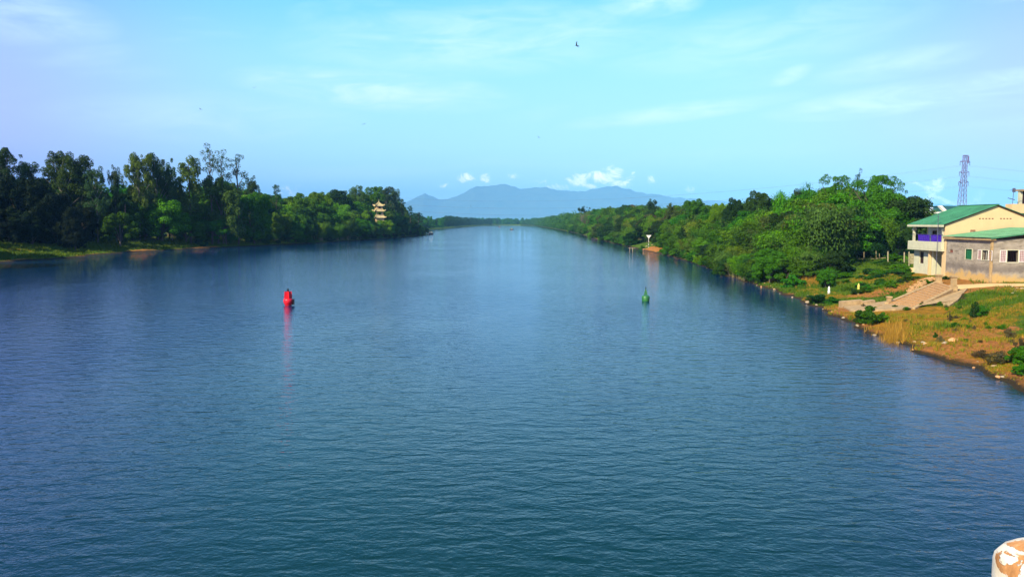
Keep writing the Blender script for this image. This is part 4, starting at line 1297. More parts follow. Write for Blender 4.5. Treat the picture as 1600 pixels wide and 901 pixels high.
MB().hexa([(AX0 - .3, AY0 - .38, 7.24), (57.8, AY0 - .38, roofz(57.8) - .1), (57.8, AY0 - .30, roofz(57.8) - .1), (AX0 - .3, AY0 - .30, 7.24)],
          [(AX0 - .3, AY0 - .38, 7.36), (57.8, AY0 - .38, roofz(57.8) - .005), (57.8, AY0 - .30, roofz(57.8) - .005), (AX0 - .3, AY0 - .30, 7.36)]).build('gable_board', M['roof_green'], gh)

# --- concrete house behind, at the right edge
CB = thing('concrete_house', 'unfinished cream concrete house with a roof terrace at the right edge', 'house', (68.5, 108, GZ))
q0 = atY(1581, 333, 108); q1 = atY(1581, 318.5, 108)
x0 = q0.x
MB().box(x0, x0 + 9, 108, 108.2, q0.z, q1.z).box(x0, x0 + .2, 108.2, 109.5, q0.z, q1.z).build('parapet', M['cream'], CB)
MB().box(x0 + .1, x0 + 9, 108.1, 112, q0.z - .25, q0.z - .003).build('floor_slab', M['brown_trim'], CB)
z1 = zat(296.5, 112)
cx_ = atY(1593.5, 300, 110).x
MB().box(cx_, cx_ + .4, 110, 110.4, q0.z, z1 - .25).build('column', M['cream_pale'], CB)
MB().box(cx_ + .41, x0 + 8, 110.1, 110.3, q0.z, z1 - .25).build('wall', M['dark_wood'], CB)  # dark sheet standing in for the shaded terrace opening
MB().box(cx_ - .1, x0 + 9, 109.6, 111.0, z1 - .25, z1 - .02).build('roof_slab', M['concrete'], CB)
MB().box(x0 + 1.2, x0 + 8.8, 109.2, 112, GZ - .5, q0.z - .26).build('lower_wall', M['brown_trim'], CB)
for k in range(7):
    MB().box(x0 - 1.4 + k * .28, x0 - 1.17 + k * .28, 109.2, 109.5, q0.z + .2, q0.z + .42 + .12 * (k % 2)).build('brick', M['brown_trim'], CB)
MB().box(x0 - 1.6, x0 + .7, 109.1, 109.6, GZ, q0.z + .2).build('side_wall', M['brown_trim'], CB)
an = thing('aerial', 'television aerial on a thin mast beside the roof terrace at the right edge', 'aerial', (x0 + .35, 108.6, q1.z - 1))
mx = x0 + .5; mz = zat(297, 108.6)
MB().tube([(mx - .15, 108.6, q1.z - 1.0), (mx, 108.6, mz + .3)], .035, 6).build('mast', M['wire'], an)
mb = MB().tube([(mx - .5, 108.6, mz), (mx + 1.5, 108.6, mz)], .03, 4)
for k in range(7): mb.tube([(mx - .4 + k * .28, 108.1, mz), (mx - .4 + k * .28, 109.1, mz)], .014, 4)
mb.box(mx - .16, mx + .16, 108.5, 108.7, mz - .28, mz + .25)
mb.build('antenna_bars', M['wire'], an)
MB().tube([(mx - .75, 108.6, q1.z + .8), (mx + .2, 108.6, q1.z + .55)], .05, 5).build('lower_bar', M['wire'], an)

# --- hazy blue and white house with dark roofs behind the green roof
BB = thing('blue_house', 'pale blue house with white gables and dark teal roofs behind the green roof', 'house', (96, 175, GZ))
def slab(pts, Y, th, name, mm, d=6.0):
    P = [atY(px, py, Y) for px, py in pts]
    mb = MB().hexa([(p.x, Y + d, p.z) for p in P], [(p.x, Y, p.z) for p in P])
    return mb.build(name, M[mm], BB)
slab([(1443, 420), (1478, 420), (1478, 333.5), (1443, 333.5)], 178, 0, 'wall', 'blue_wall', 8)
slab([(1440, 333.5), (1480, 333.5), (1480, 331), (1440, 331)], 176.5, 0, 'floor_slab', 'white', 10)
slab([(1448, 331), (1458, 331), (1458, 324), (1448, 324)], 180, 0, 'water_tank', 'blue_wall', 3)
slab([(1460, 331), (1478, 331), (1472, 324.5), (1459, 324.5)], 181, 0, 'roof', 'roof_dark', 6)
slab([(1468, 322), (1472, 321), (1481, 330), (1478, 332)], 177, 0, 'gable_board', 'white', 1)
slab([(1475, 321.3), (1512, 322), (1516, 329), (1480, 330)], 179, 0, 'roof', 'roof_dark', 8)
slab([(1478, 334), (1488, 334), (1488, 331.5), (1478, 331.5)], 176, 0, 'eave_board', 'white', 1)
slab([(1480, 420), (1520, 420), (1520, 330), (1480, 330)], 181, 0, 'wall', 'white', 8)
slab([(1446, 338), (1450, 338), (1450, 334.5), (1446, 334.5)], 177.9, 0, 'window', 'black', .05)
slab([(1452, 339), (1457, 339), (1457, 334.5), (1452, 334.5)], 177.9, 0, 'window', 'black', .05)

# ------------------------------------------------------------------ pylon and wires
TY = 350.0
tb, tt = atY(1500.5, 345, TY), atY(1508, 243, TY)
tx = tb.x; lean = 0.0
tw = thing('pylon', 'tall steel lattice pylon with three cross arms behind the green roofed houses', 'pylon', (tb.x + .7, TY, 3.0))
cx = atY(1505, 290, TY).x; top = tt.z; z_lo = 3.0
def halfw(z): return max(0.70, 1.75 - (z - z_lo) * 0.036)
levels = [z_lo]
while levels[-1] < top - 1.5: levels.append(levels[-1] + max(1.9, halfw(levels[-1]) * 2.0))
levels[-1] = top
def cxz(z): return cx + (z - 24) * 0.03
for sx, sy in ((-1, -1), (1, -1), (1, 1), (-1, 1)):
    MB().tube([(cxz(z) + sx * halfw(z), TY + sy * halfw(z), z) for z in levels], .10, 4).build('leg', M['steel'], tw)
for (za, zb) in zip(levels, levels[1:]):
    mb = MB(); ha, hb = halfw(za), halfw(zb)
    cs = [(-1, -1), (1, -1), (1, 1), (-1, 1)]
    for k in range(4):
        p, q = cs[k], cs[(k + 1) % 4]
        A = (cxz(za) + p[0] * ha, TY + p[1] * ha, za); B = (cxz(zb) + q[0] * hb, TY + q[1] * hb, zb)
        C_ = (cxz(za) + q[0] * ha, TY + q[1] * ha, za); D = (cxz(zb) + p[0] * hb, TY + p[1] * hb, zb)
        mb.tube([A, B], .05, 4).tube([C_, D], .05, 4).tube([D, B], .05, 4)
    mb.build('bracing', M['steel'], tw)
arms = []
for py in (252.5, 269, 284.5):
    z = zat(py, TY); mb = MB(); hw = 2.6
    for s in (-1, 1):
        mb.tube([(cxz(z) + s * .6, TY - .8, z - .35), (cxz(z) + s * hw * .8, TY, z + .1)], .11, 4).tube([(cxz(z) + s * .6, TY + .8, z - .35), (cxz(z) + s * hw * .8, TY, z + .1)], .11, 4)
        mb.tube([(cxz(z) + s * .6, TY, z + .6), (cxz(z) + s * hw * .8, TY, z + .1)], .10, 4)
        arms.append((cxz(z) + s * hw * .8, z - 1.6))
    a_ = mb.build('cross_arm', M['steel'], tw)
    for s in (-1, 1):
        MB().tube([(cxz(z) + s * hw * .8, TY, z + .1), (cxz(z) + s * hw * .8, TY, z - 1.6)], .12, 5).build('insulator', M['wire'], a_)
MB().box(cxz(top) - .9, cxz(top) + 1.1, TY - .5, TY + .5, top - .2, top + .15).build('top_plate', M['steel'], tw)
MB().box(cxz(top) + .5, cxz(top) + 1.0, TY - 1.15, TY - .9, top - 3.4, top - .4).build('sign_board', M['steel'], tw)
# wires hang across the river to the far left bank, and on to the right
for i, (ax, azz) in enumerate(arms):
    side_w = i % 2
    for j, end in enumerate(((-150.0 - side_w * 6, 640.0, 34 - (i // 2) * 0.0), (520.0, 330.0 + side_w * 5, 0))):
        P0 = Vector((ax, TY, azz))
        P1 = Vector((end[0], end[1], azz + (1 if j == 0 else -2)))
        sag = 12.0 if j == 0 else 9.0
        pts = [P0.lerp(P1, q / 26) - Vector((0, 0, 4 * sag * (q / 26) * (1 - q / 26))) for q in range(27)]
        lab = ('one of the thin power lines sagging from the pylon across the river' if j == 0 else 'one of the thin power lines leaving the pylon to the right')
        MBo = MB().tube(pts, 0.02, 4).build('power_line', M['wire'])
        tag(MBo, lab, 'wire', 'power lines over the river' if j == 0 else 'power lines right of the pylon')

# ------------------------------------------------------------------ pagoda
PY = 446.0
pc = atY(592, 330, PY)
PX = pc.x
pg = thing('pagoda', 'ochre pagoda with three tiers and upturned roof corners rising from the left wood', 'pagoda', (PX, PY, 3.2))
ang = R(24)
def rot(x, y): return (PX + x * cos(ang) - y * sin(ang), PY + x * sin(ang) + y * cos(ang))
def sq(h): return [rot(-h, -h), rot(h, -h), rot(h, h), rot(-h, h)]
zs = {py: zat(py, PY) for py in (312, 316, 321, 322.5, 327, 328.5, 330.5, 337, 338.5, 348)}
def storey(z0, z1, h, name, ow, oh, arch=True):
    o = MB().prism(sq(h), z0, z1).build('storey', M['pagoda'], pg)
    for k in range(4):
        a = ang + k * pi / 2 - pi / 2
        d = Vector((cos(a), sin(a), 0)); s_ = Vector((-sin(a), cos(a), 0))
        c0 = Vector((PX, PY, 0)) + d * (h + .02)
        prof = [(-ow, 0), (ow, 0), (ow, oh * .6), (ow * .7, oh * .88), (0, oh), (-ow * .7, oh * .88), (-ow, oh * .6)]
        zz = z0 + (z1 - z0) * .25
        lo = [tuple(c0 + s_ * u + Vector((0, 0, zz + v))) for u, v in prof]
        hi = [tuple(Vector(p) + d * .06) for p in lo]
        MB().hexa(lo, hi).build('opening', M['dark_wood'], o)  # solid dark panel, painted shade of an arched opening
    return o
def curved_roof(z0, z1, h0, h1, flare):
    """square roof, concave slopes, corners flicked up"""
    V, Fq = [], []; n = 12; m_ = 8
    for j in range(m_ + 1):
        q = j / m_
        hh = h0 + (h1 - h0) * q
        zz = z0 + (z1 - z0) * q ** 1.7
        for k in range(4):
            for i in range(n):
                u = -1 + 2 * i / n
                x, y = [(u, -1), (1, u), (-u, 1), (-1, -u)][k]
                fl = flare * (max(abs(x), abs(y)) * min(abs(x), abs(y))) ** 5 * (1 - q) ** 3
                sc = 1 + 0.13 * (min(abs(x), abs(y))) ** 6 * (1 - q) ** 2
                V.append((*rot(x * hh * sc, y * hh * sc), zz + fl))
    N = 4 * n
    for j in range(m_):
        for i in range(N):
            Fq.append((j * N + i, j * N + (i + 1) % N, (j + 1) * N + (i + 1) % N, (j + 1) * N + i))
    mb = MB(); mb.v = V; mb.f = Fq
    o = mb.build('roof', M['pagoda_roof'], pg)
    so = o.modifiers.new('thickness', 'SOLIDIFY'); so.thickness = .22
    for k in range(4):
        s1, s2 = [(-1, -1), (1, -1), (1, 1), (-1, 1)][k]
        pts = [(*rot(s1 * (h0 + (h1 - h0) * q) * (1 + .13 * (1 - q) ** 2), s2 * (h0 + (h1 - h0) * q) * (1 + .13 * (1 - q) ** 2)), z0 + (z1 - z0) * q ** 1.7 + flare * (1 - q) ** 3 + .12) for q in (0, .15, .3, .5, .75, 1)]
        MB().tube(pts, [.10, .16, .16, .15, .14, .12], 6).build('hip_ridge', M['pagoda_roof'], o)
    MB().prism(sq(h0 * .86), z0 - .25, z0 - .02).build('cornice', M['pagoda'], o)
    return o
storey(zs[327], zs[322.5] + .3, 1.75, 'a', .7, 1.05)
curved_roof(zs[322.5] + .25, zs[316], 2.45, .22, .8)
MB().lathe((PX, PY, zs[316] - .15), [(.36, 0), (.42, .2), (.2, .5), (.26, .75), (.1, 1.1), (.03, 2.0)], 10).build('finial', M['pagoda_roof'], pg)
storey(zs[337], zs[330.5] + .2, 1.95, 'b', .62, 1.7)
curved_roof(zs[330.5] + .15, zs[327] + .15, 2.75, 1.7, .8)
storey(3.2, zs[338.5] - .9, 2.3, 'c', .8, 2.4)
curved_roof(zs[338.5] - .6, zs[337] + .25, 3.0, 2.0, .6)
MB().prism(sq(4.0), 3.0, 3.9).build('base', M['concrete'], pg)

# ------------------------------------------------------------------ buoys
rb = atZ(450.5, 477, 0)
bo = thing('red_buoy', 'red navigation buoy floating left of the middle of the river', 'buoy', (rb.x, rb.y, 0))
c0 = (rb.x, rb.y, 0)
MB().lathe(c0, [(.16, -.4), (.30, -.1), (.47, .28), (.50, .36), (.50, .66), (.44, .74), (.12, .76)], 28).build('float', M['red'], bo, True)
for k in range(4):
    a = k * pi / 2 + .5
    d = Vector((cos(a), sin(a), 0)); s_ = Vector((-sin(a), cos(a), 0)); c1 = Vector(c0)
    lo = [tuple(c1 + d * u + s_ * v + Vector((0, 0, .76))) for u, v in ((.04, -.012), (.40, -.012), (.40, .012), (.04, .012))]
    hi = [tuple(c1 + d * u + s_ * v + Vector((0, 0, 1.52))) for u, v in ((.04, -.012), (.35, -.012), (.35, .012), (.04, .012))]
    MB().hexa(lo, hi).build('topmark_panel', M['red'], bo)
    MB().tube([c1 + d * .43 + Vector((0, 0, .74)), c1 + d * .37 + Vector((0, 0, 1.55))], .022, 6).build('strut', M['red'], bo)
MB().lathe((c0[0], c0[1], .7), [(.40, .0), (.40, .04)], 20).build('ring', M['red'], bo)
MB().tube([(c0[0], c0[1], .7), (c0[0], c0[1], 1.6)], .07, 8).build('mast', M['red'], bo)
MB().lathe((c0[0], c0[1], 1.54), [(.10, 0), (.12, .04), (.09, .08), (.09, .22), (.05, .27), (.02, .42)], 12).build('lantern', M['black'], bo)
MB().box(c0[0] + .44, c0[0] + .64, c0[1] - .14, c0[1] + .14, .10, .70).build('shade_block', M['black'], bo)  # black block added as the shaded right side of the float

gb = atZ(1008.8, 470.5, 0)
bo = thing('green_buoy', 'green conical navigation buoy floating right of the middle of the river', 'buoy', (gb.x, gb.y, 0))
c0 = (gb.x, gb.y, 0)
MB().lathe(c0, [(.10, -.5), (.30, -.2), (.43, .06), (.44, .12), (.44, .56), (.38, .64), (.1, .65)], 28).build('float', M['buoy_green'], bo, True)
MB().lathe((c0[0], c0[1], .3), [(.455, 0), (.47, .03), (.455, .06)], 28).build('fender_ring', M['buoy_green'], bo)
for k in range(4):
    a = k * pi / 2 + .8
    d = Vector((cos(a), sin(a), 0))
    MB().tube([Vector(c0) + d * .25 + Vector((0, 0, .62)), Vector(c0) + d * .04 + Vector((0, 0, 1.46))], [.024, .018], 6).build('strut', M['buoy_green'], bo)
    a2 = a + pi / 2; e = Vector((cos(a2), sin(a2), 0))
    lo = [tuple(Vector(c0) + d * .22 + Vector((0, 0, .72))), tuple(Vector(c0) + e * .22 + Vector((0, 0, .72))), tuple(Vector(c0) + e * .09 + Vector((0, 0, 1.22))), tuple(Vector(c0) + d * .09 + Vector((0, 0, 1.22)))]
    nrm = (d + e).normalized() * .01
    MB().hexa([tuple(Vector(v) - nrm) for v in lo], [tuple(Vector(v) + nrm) for v in lo]).build('topmark_panel', M['buoy_green'], bo)
MB().lathe((c0[0], c0[1], 1.42), [(.06, 0), (.08, .03), (.06, .06), (.06, .16), (.015, .26)], 10).build('lantern', M['black'], bo)

# ------------------------------------------------------------------ steps, gate posts, low walls
A1, A2, B1, B2 = atZ(1467, 441.5, 2.45), atZ(1491, 449.5, 2.45), atZ(1388, 475.5, .85), atZ(1424, 483, .85)
st = thing('steps', 'broad flight of worn brick steps leading down to the river', 'steps', (B1.x, B1.y, .6))
NS = 13
for i in range(NS):
    q0, q1 = i / NS, (i + 1) / NS
    a, b2 = B1.lerp(A1, q0), B2.lerp(A2, q0); c, d = B1.lerp(A1, q1), B2.lerp(A2, q1)
    zt = .85 + (2.50 - .85) * (i + 1) / NS
    MB().hexa([(a.x, a.y, zt - .7), (b2.x, b2.y, zt - .7), (d.x, d.y, zt - .7), (c.x, c.y, zt - .7)], [(a.x, a.y, zt), (b2.x, b2.y, zt), (d.x, d.y, zt), (c.x, c.y, zt)]).build('step', M['brick'], st)
for (P, Q, s) in ((B1, A1, 1), (B2, A2, -1)):
    n_ = (Q - P); n_.z = 0; n_ = Vector((-n_.y, n_.x, 0)).normalized() * s
    lo = [(P.x, P.y, .3), (Q.x, Q.y, 1.9), (Q.x + n_.x * .35, Q.y + n_.y * .35, 1.9), (P.x + n_.x * .35, P.y + n_.y * .35, .3)][::s]
    hi = [(P.x, P.y, 1.02), (Q.x, Q.y, 2.60), (Q.x + n_.x * .35, Q.y + n_.y * .35, 2.60), (P.x + n_.x * .35, P.y + n_.y * .35, 1.02)][::s]
    MB().hexa(lo, hi).build('side_curb', M['concrete'], st)
# landing at the foot
LA = [atZ(1318, 476, .75), atZ(1384, 472, .8), atZ(1428, 484, .8), atZ(1400, 486, .7), atZ(1330, 485, .62)]
for p in LA: p.z = height(p.x, p.y) + .16
la = tag(MB().hexa([(p.x, p.y, p.z - .6) for p in LA][::-1], [(p.x, p.y, p.z) for p in LA][::-1]).build('landing_slab', M['concrete'], None, False, (LA[0].x, LA[0].y, .5)), 'pale broken concrete landing at the foot of the brick steps', 'slab')
RW = thing('retaining_wall', 'low pale wall of slabs left of the foot of the steps', 'wall', (atZ(1316, 480, .6).x, atZ(1316, 480, .6).y, .4))
for pa, pb in ((1316, 1349), (1350.5, 1369)):
    a, b2 = atZ(pa, 479, .55), atZ(pb, 477, .6)
    MB().hexa([(a.x, a.y, .2), (b2.x, b2.y, .2), (b2.x, b2.y + .9, .2), (a.x, a.y + .9, .2)], [(a.x, a.y + .25, 1.02), (b2.x, b2.y + .25, 1.12), (b2.x, b2.y + .9, 1.14), (a.x, a.y + .9, 1.04)]).build('slab', M['concrete'], RW)


def post(px, py, z, h, wd, label):
    p = atZ(px, py, z)
    o = thing('gate_post', label, 'post', (p.x, p.y, z - .3))
    soften(MB().box(p.x - wd / 2, p.x + wd / 2, p.y - wd / 2, p.y + wd / 2, z - .3, z + h).build('shaft', M['concrete'], o), .02)
    soften(MB().box(p.x - wd * .68, p.x + wd * .68, p.y - wd * .68, p.y + wd * .68, z + h, z + h + .16).build('cap', M['concrete'], o), .02)
    MB().box(p.x - wd * .6, p.x + wd * .6, p.y - wd * .6, p.y + wd * .6, z - .3, z + .1).build('base', M['concrete'], o)
post(1466.5, 441, 2.5, .70, .48, 'left concrete gate post with a square cap at the top of the steps')
post(1490, 449.5, 2.5, 1.05, .44, 'right taller concrete gate post at the top of the steps')
post(1389, 473, .95, .50, .36, 'pale stump of a post at the foot of the steps')
# concrete apron right of the steps
AP = [atZ(1492, 450, 2.45), atZ(1512, 449, 2.5), atZ(1497, 462, 2.2), atZ(1484, 469, 1.9), atZ(1444, 470, 1.4), atZ(1430, 481, .95)]
for p in AP: p.z = height(p.x, p.y) + .14
ap = tag(MB().hexa([(p.x, p.y, p.z - .5) for p in AP][::-1], [(p.x, p.y, p.z + .04) for p in AP][::-1]).build('concrete_apron', M['concrete'], None, False, tuple(AP[0])), 'sloping pale concrete apron on the right side of the steps', 'slab')
# brick rubble bank left of the steps
rs = np.random.default_rng(3)
RB = thing('brick_pile', 'long low heap of pinkish bricks left of the steps', 'bricks', (atZ(1440, 447, 2.1).x, atZ(1440, 447, 2.1).y, 2.0))
bm_ = MB().box(-.13, .13, -.07, .07, -.05, .05)
bme = bpy.data.meshes.new('brick'); bme.from_pydata(bm_.v, [], bm_.f); bme.materials.append(M['brick'])
for i in range(170):
    q = rs.uniform(0, 1); lay = rs.uniform(0, 1)
    p = atZ(1419 + 40 * q, 454 - 15 * q + rs.normal() * 1.0, 1.75 + .5 * q)
    o = bpy.data.objects.new('brick', bme); C.objects.link(o); o.parent = RB
    o.location = (p.x - RB.location.x, p.y - RB.location.y, height(p.x, p.y) + .05 + .28 * lay * (1 - abs(rs.normal()) * .2) - RB.location.z)
    o.rotation_euler = (rs.normal() * .3, rs.normal() * .3, rs.uniform(0, 6)); s_ = rs.uniform(1.0, 1.7); o.scale = (s_, s_, s_)

# sandy path along the front of the grey house
pv_, pf_ = [], []
path = [(44.6, 83.4, 5.5), (47, 82.6, 4.6), (51, 81.0, 3.6), (56, 80.2, 3.2), (62, 80.0, 3.4), (72, 80.3, 3.6), (90, 80.5, 3.6)]
NP = 90
for i in range(NP):
    q = i / (NP - 1) * (len(path) - 1); k = min(int(q), len(path) - 2); f_ = q - k
    x = path[k][0] * (1 - f_) + path[k + 1][0] * f_; y = path[k][1] * (1 - f_) + path[k + 1][1] * f_; wd = path[k][2] * (1 - f_) + path[k + 1][2] * f_
    for j in range(9):
        yy = y + (j / 8 - .5) * wd * (1 + .15 * mnoise.noise(Vector((x * .5, j // 4, 1))))
        pv_.append((x, yy, height(x, yy) + (.06 if 0 < j < 8 else -.03)))
for i in range(NP - 1):
    for j in range(8):
        p = i * 9 + j; pf_.append((p, p + 1, p + 10, p + 9)[::-1])
M['sand'] = simple('orange_sand', (0.72, 0.47, 0.18), 0.95, 0.12, 1.2, bump=.02, stain=(.6, .5, .2), stain_amt=.5)
tag(link('path', np_mesh('path', pv_, pf_, True), M['sand']), 'sandy path from the steps along the grey house', None, None, 'structure')

# ------------------------------------------------------------------ bamboo fence and board screen
fe = thing('bamboo_fence', 'rough bamboo rail fence under the trees left of the cream house', 'fence', (atY(1325, 408, 127).x, 127, 2.8))
def fpost(px, pt, pb, rad, mm, par):
    a, b2 = atY(px, pb, 127 - (px - 1330) * .06), atY(px + rs.normal() * .4, pt, 127 - (px - 1330) * .06)
    return MB().tube([(a.x, a.y, min(a.z, height(a.x, a.y)) - .1), tuple(b2)], rad, 6).build('post', M[mm], par)
for px, pt in ((1339, 400), (1350, 393), (1361, 401), (1369, 392), (1374, 396)): fpost(px, pt, 409, .055, 'bamboo', fe)
for (pa, ya, pb, yb) in ((1328, 406.5, 1384, 402.5), (1331, 404, 1376, 403.5), (1345, 407.5, 1384, 405)):
    a, b2 = atY(pa, ya, 126.8 - (pa - 1330) * .06), atY(pb, yb, 126.8 - (pb - 1330) * .06)
    MB().tube([a, a.lerp(b2, .5) - Vector((0, 0, .1)), b2], .05, 6).build('rail', M['bamboo'], fe)
for px, pt, pb, lab in ((1387.5, 392.5, 412, 'tall pale post standing free right of the bamboo fence'), (1413, 394, 409, 'pale post between the free post and the board screen')):
    a, b2 = atY(px, pb, 118), atY(px, pt, 118)
    po = thing('post', lab, 'post', (a.x, 118, a.z - .3))
    MB().tube([(a.x, a.y, a.z - .5), tuple(b2)], .09, 7).build('shaft', M['board'], po)
bs = thing('board_screen', 'beige board screen between posts beside the cream house', 'screen', (atY(1420, 412, 108).x, 108, 2.7))
for px in (1420.5, 1430.5, 1436.5):
    a, b2 = atY(px, 413, 108), atY(px, 393, 108)
    MB().tube([(a.x, a.y, a.z - .4), tuple(b2)], .07, 6).build('post', M['board'], bs)
for k in range(4):
    a, b2 = atY(1421.3, 412 - k * 4 + .1, 108.1), atY(1429.7, 408.4 - k * 4, 108.1)
    MB().box(a.x, b2.x, 108.06, 108.12, a.z, b2.z).build('board', M['board'], bs)
a, b2 = atY(1430.8, 410, 108.2), atY(1436, 397, 108.2)
MB().box(a.x, b2.x, 108.1, 108.16, a.z, b2.z).build('door', M['dark_wood'], bs)

# ------------------------------------------------------------------ small pale markers on the bank, triangle sign
def marker(px, py, z, hh, label, mm):
    p = atZ(px, py, z); zz = height(p.x, p.y)
    o = thing('marker_stake', label, 'stake', (p.x, p.y, zz))
    MB().lathe((p.x, p.y, zz - .1), [(.10, 0), (.12, .25), (.16, .3 * hh + .1), (.11, .55 * hh + .1), (.13, .75 * hh + .1), (.06, .95 * hh + .1), (.02, hh + .1)], 9).build('body', M[mm], o)
    MB().box(p.x - .16, p.x + .12, p.y - .1, p.y + .1, zz - .1, zz + .12).build('foot', M['stone'], o)
marker(1295.5, 447, 1.5, .95, 'small white pointed stake in the grass, left of the yellow one', 'white')
marker(1341.5, 450, 1.6, 1.25, 'small yellow stake beside the red earth patch', 'yellow')
sp_ = atZ(1013.5, 381, 2.0)
zz = height(sp_.x, sp_.y)
sg = thing('triangle_sign', 'white downward pointing triangle sign on a pole on the orange earth mound', 'sign', (sp_.x, sp_.y, zz))
tz = zat(367.3, sp_.y); bz = zat(372.6, sp_.y)
MB().tube([(sp_.x, sp_.y + .1, zz - .3), (sp_.x, sp_.y + .1, tz - .1)], .065, 8).build('pole', M['white'], sg)
for k in range(2):
    z = zz + .55 + k * .9
    MB().tube([(sp_.x, sp_.y + .1, z), (sp_.x, sp_.y + .1, z + .35)], .073, 8).build('band', M['black'], sg)
wd = .85
MB().hexa([(sp_.x - wd, sp_.y, tz), (sp_.x, sp_.y, bz), (sp_.x + wd, sp_.y, tz)], [(sp_.x - wd, sp_.y - .05, tz), (sp_.x, sp_.y - .05, bz), (sp_.x + wd, sp_.y - .05, tz)]).build('triangle_board', M['white'], sg)
# little landing stage beside the mound
lp = atZ(986, 391, 0.1)
ls = thing('landing_stage', 'small weathered landing stage with white uprights at the foot of the orange mound', 'jetty', (lp.x, lp.y, 0))
for dx in (-.4, .5, 1.3):
    MB().tube([(lp.x + dx, lp.y, -.8), (lp.x + dx, lp.y, .95)], .09, 6).build('upright', M['stone'] if dx < 1 else M['boat'], ls)
for dy in (0, .5, 1.0, 1.5):
    MB().box(lp.x - .7, lp.x + 1.6, lp.y + dy, lp.y + dy + .42, .72, .78).build('plank', M['board'], ls)

# ------------------------------------------------------------------ boats

def boat(x, y, length, beam, yaw, label, cabin=False, sup=0.45):
    o = thing('boat', label, 'boat', (x, y, 0))
    V, Fq = [], []; n = 16
    for i in range(n + 1):
        q = -1 + 2 * i / n
        wv__ = beam / 2 * (1 - abs(q) ** 2.6); sh = sup + 0.35 * abs(q) ** 3
        for u, zz_ in ((-1, sh), (-.8, .05), (0, -.12 + .1 * abs(q) ** 2), (.8, .05), (1, sh)):
            V.append((q * length / 2, u * max(wv__, .02), zz_))
    for i in range(n):
        for j in range(4):
            p = i * 5 + j; Fq.append((p, p + 5, p + 6, p + 1))
    me = np_mesh('hull', V, Fq, True)
    h = link('hull', me, M['boat'], o); so = h.modifiers.new('thickness', 'SOLIDIFY'); so.thickness = .05
    for q in (-.45, 0, .45):
        bb = MB().box(q * length / 2 - .12, q * length / 2 + .12, -beam * .40, beam * .40, sup - .12, sup - .07)
        me = bpy.data.meshes.new('thwart'); me.from_pydata(bb.v, [], bb.f); link('thwart', me, M['board'], o)
    if cabin:
        N = 10; V, Fq = [], []
        for i in range(2):
            for k in range(N + 1):
                a = pi * k / N
                V.append(((-.3 + .6 * i) * length / 2, cos(a) * beam * .46, sup - .1 + sin(a) * beam * .55))
        for k in range(N): Fq.append((k, k + 1, N + 2 + k, N + 1 + k))
        c_ = link('canopy', np_mesh('canopy', V, Fq, True), M['board'], o); so = c_.modifiers.new('thickness', 'SOLIDIFY'); so.thickness = .05
    o.rotation_euler = (0, 0, yaw)
    return o
p = atZ(936, 375, 0); boat(p.x - 1.4, p.y, 8.5, 1.3, R(-62), 'long dark narrow boat moored at the right bank before the small bare spit', False, .35)
p = atZ(780.5, 355, 0); boat(p.x, p.y, 5.5, 1.9, R(12), 'dark boat far out on the water, the farther left one of the two', True, .9)
p = atZ(799.5, 359, 0); boat(p.x, p.y, 5.0, 1.7, R(-10), 'dark boat far out on the water, the nearer right one of the two', True, .8)
p = atZ(673.5, 366.5, 0); boat(p.x, p.y, 7.0, 2.4, R(70), 'dark boat lying at the point of the left bank', True, .9)
cr = atZ(796, 354, 0)

# ------------------------------------------------------------------ birds

def bird(px, py, Y, span, roll, yaw, flap, label):
    p = atY(px, py, Y)
    o = thing('bird', label, 'bird', tuple(p))
    mb = MB(); mb.tube([(0, -.20, 0), (0, -.14, .005), (0, -.02, .01), (0, .10, .005), (0, .16, .02), (0, .20, .015), (0, .24, .005)], [.004, .03, .055, .045, .022, .026, .004], 8)
    me = bpy.data.meshes.new('body'); me.from_pydata(mb.v, [], mb.f); link('body', me, M['bird'], o)
    tl = MB().hexa([(-.015, -.14, -.004), (.015, -.14, -.004), (.06, -.32, -.004), (-.06, -.32, -.004)][::-1], [(-.015, -.14, .006), (.015, -.14, .006), (.06, -.32, .004), (-.06, -.32, .004)][::-1])
    me = bpy.data.meshes.new('tail'); me.from_pydata(tl.v, [], tl.f); link('tail', me, M['bird'], o)
    for s in (-1, 1):
        V = []
        for q in (0, .25, .5, .75, 1.0):
            x = s * (.04 + .46 * q); z = sin(flap) * .46 * q * (1 - .25 * q); cz = cos(flap * .6)
            ch = .17 * (1 - q) ** .5 + .02; sw = -.10 * q ** 2 + .04 * sin(q * pi)
            V += [(x * cz, sw + ch * .45, z + .012), (x * cz, sw - ch * .55, z)]
        Fq = [(2 * i, 2 * i + 1, 2 * i + 3, 2 * i + 2) for i in range(4)]
        w_ = link('wing', np_mesh('wing', V, Fq, True), M['bird'], o); so = w_.modifiers.new('thickness', 'SOLIDIFY'); so.thickness = .012
    k = span / 1.0
    o.scale = (k, k, k); o.rotation_euler = (roll * .3, roll, yaw)
bird(901, 71.5, 60, .62, R(42), R(60), R(42), 'dark bird high in the middle of the sky, by far the largest of the birds')
bird(313.5, 171, 130, .8, R(15), R(70), R(20), 'tiny dark bird above the tallest spindly trees of the left bank')
bird(397.5, 137, 150, .8, R(-10), R(20), R(25), 'tiny bird upper left, higher than the one over the spindly trees')
bird(569, 194, 150, 1.0, R(-22), R(10), R(14), 'faint bird with spread wings between the left wood and the middle of the sky')
bird(842, 215, 170, 1.0, R(28), R(30), R(24), 'faint bird over the mountain clouds, lowest in the middle of the sky')
bird(735.5, 322, 330, 1.1, R(70), R(20), R(20), 'tiny dark bird in front of the left slope of the mountain')

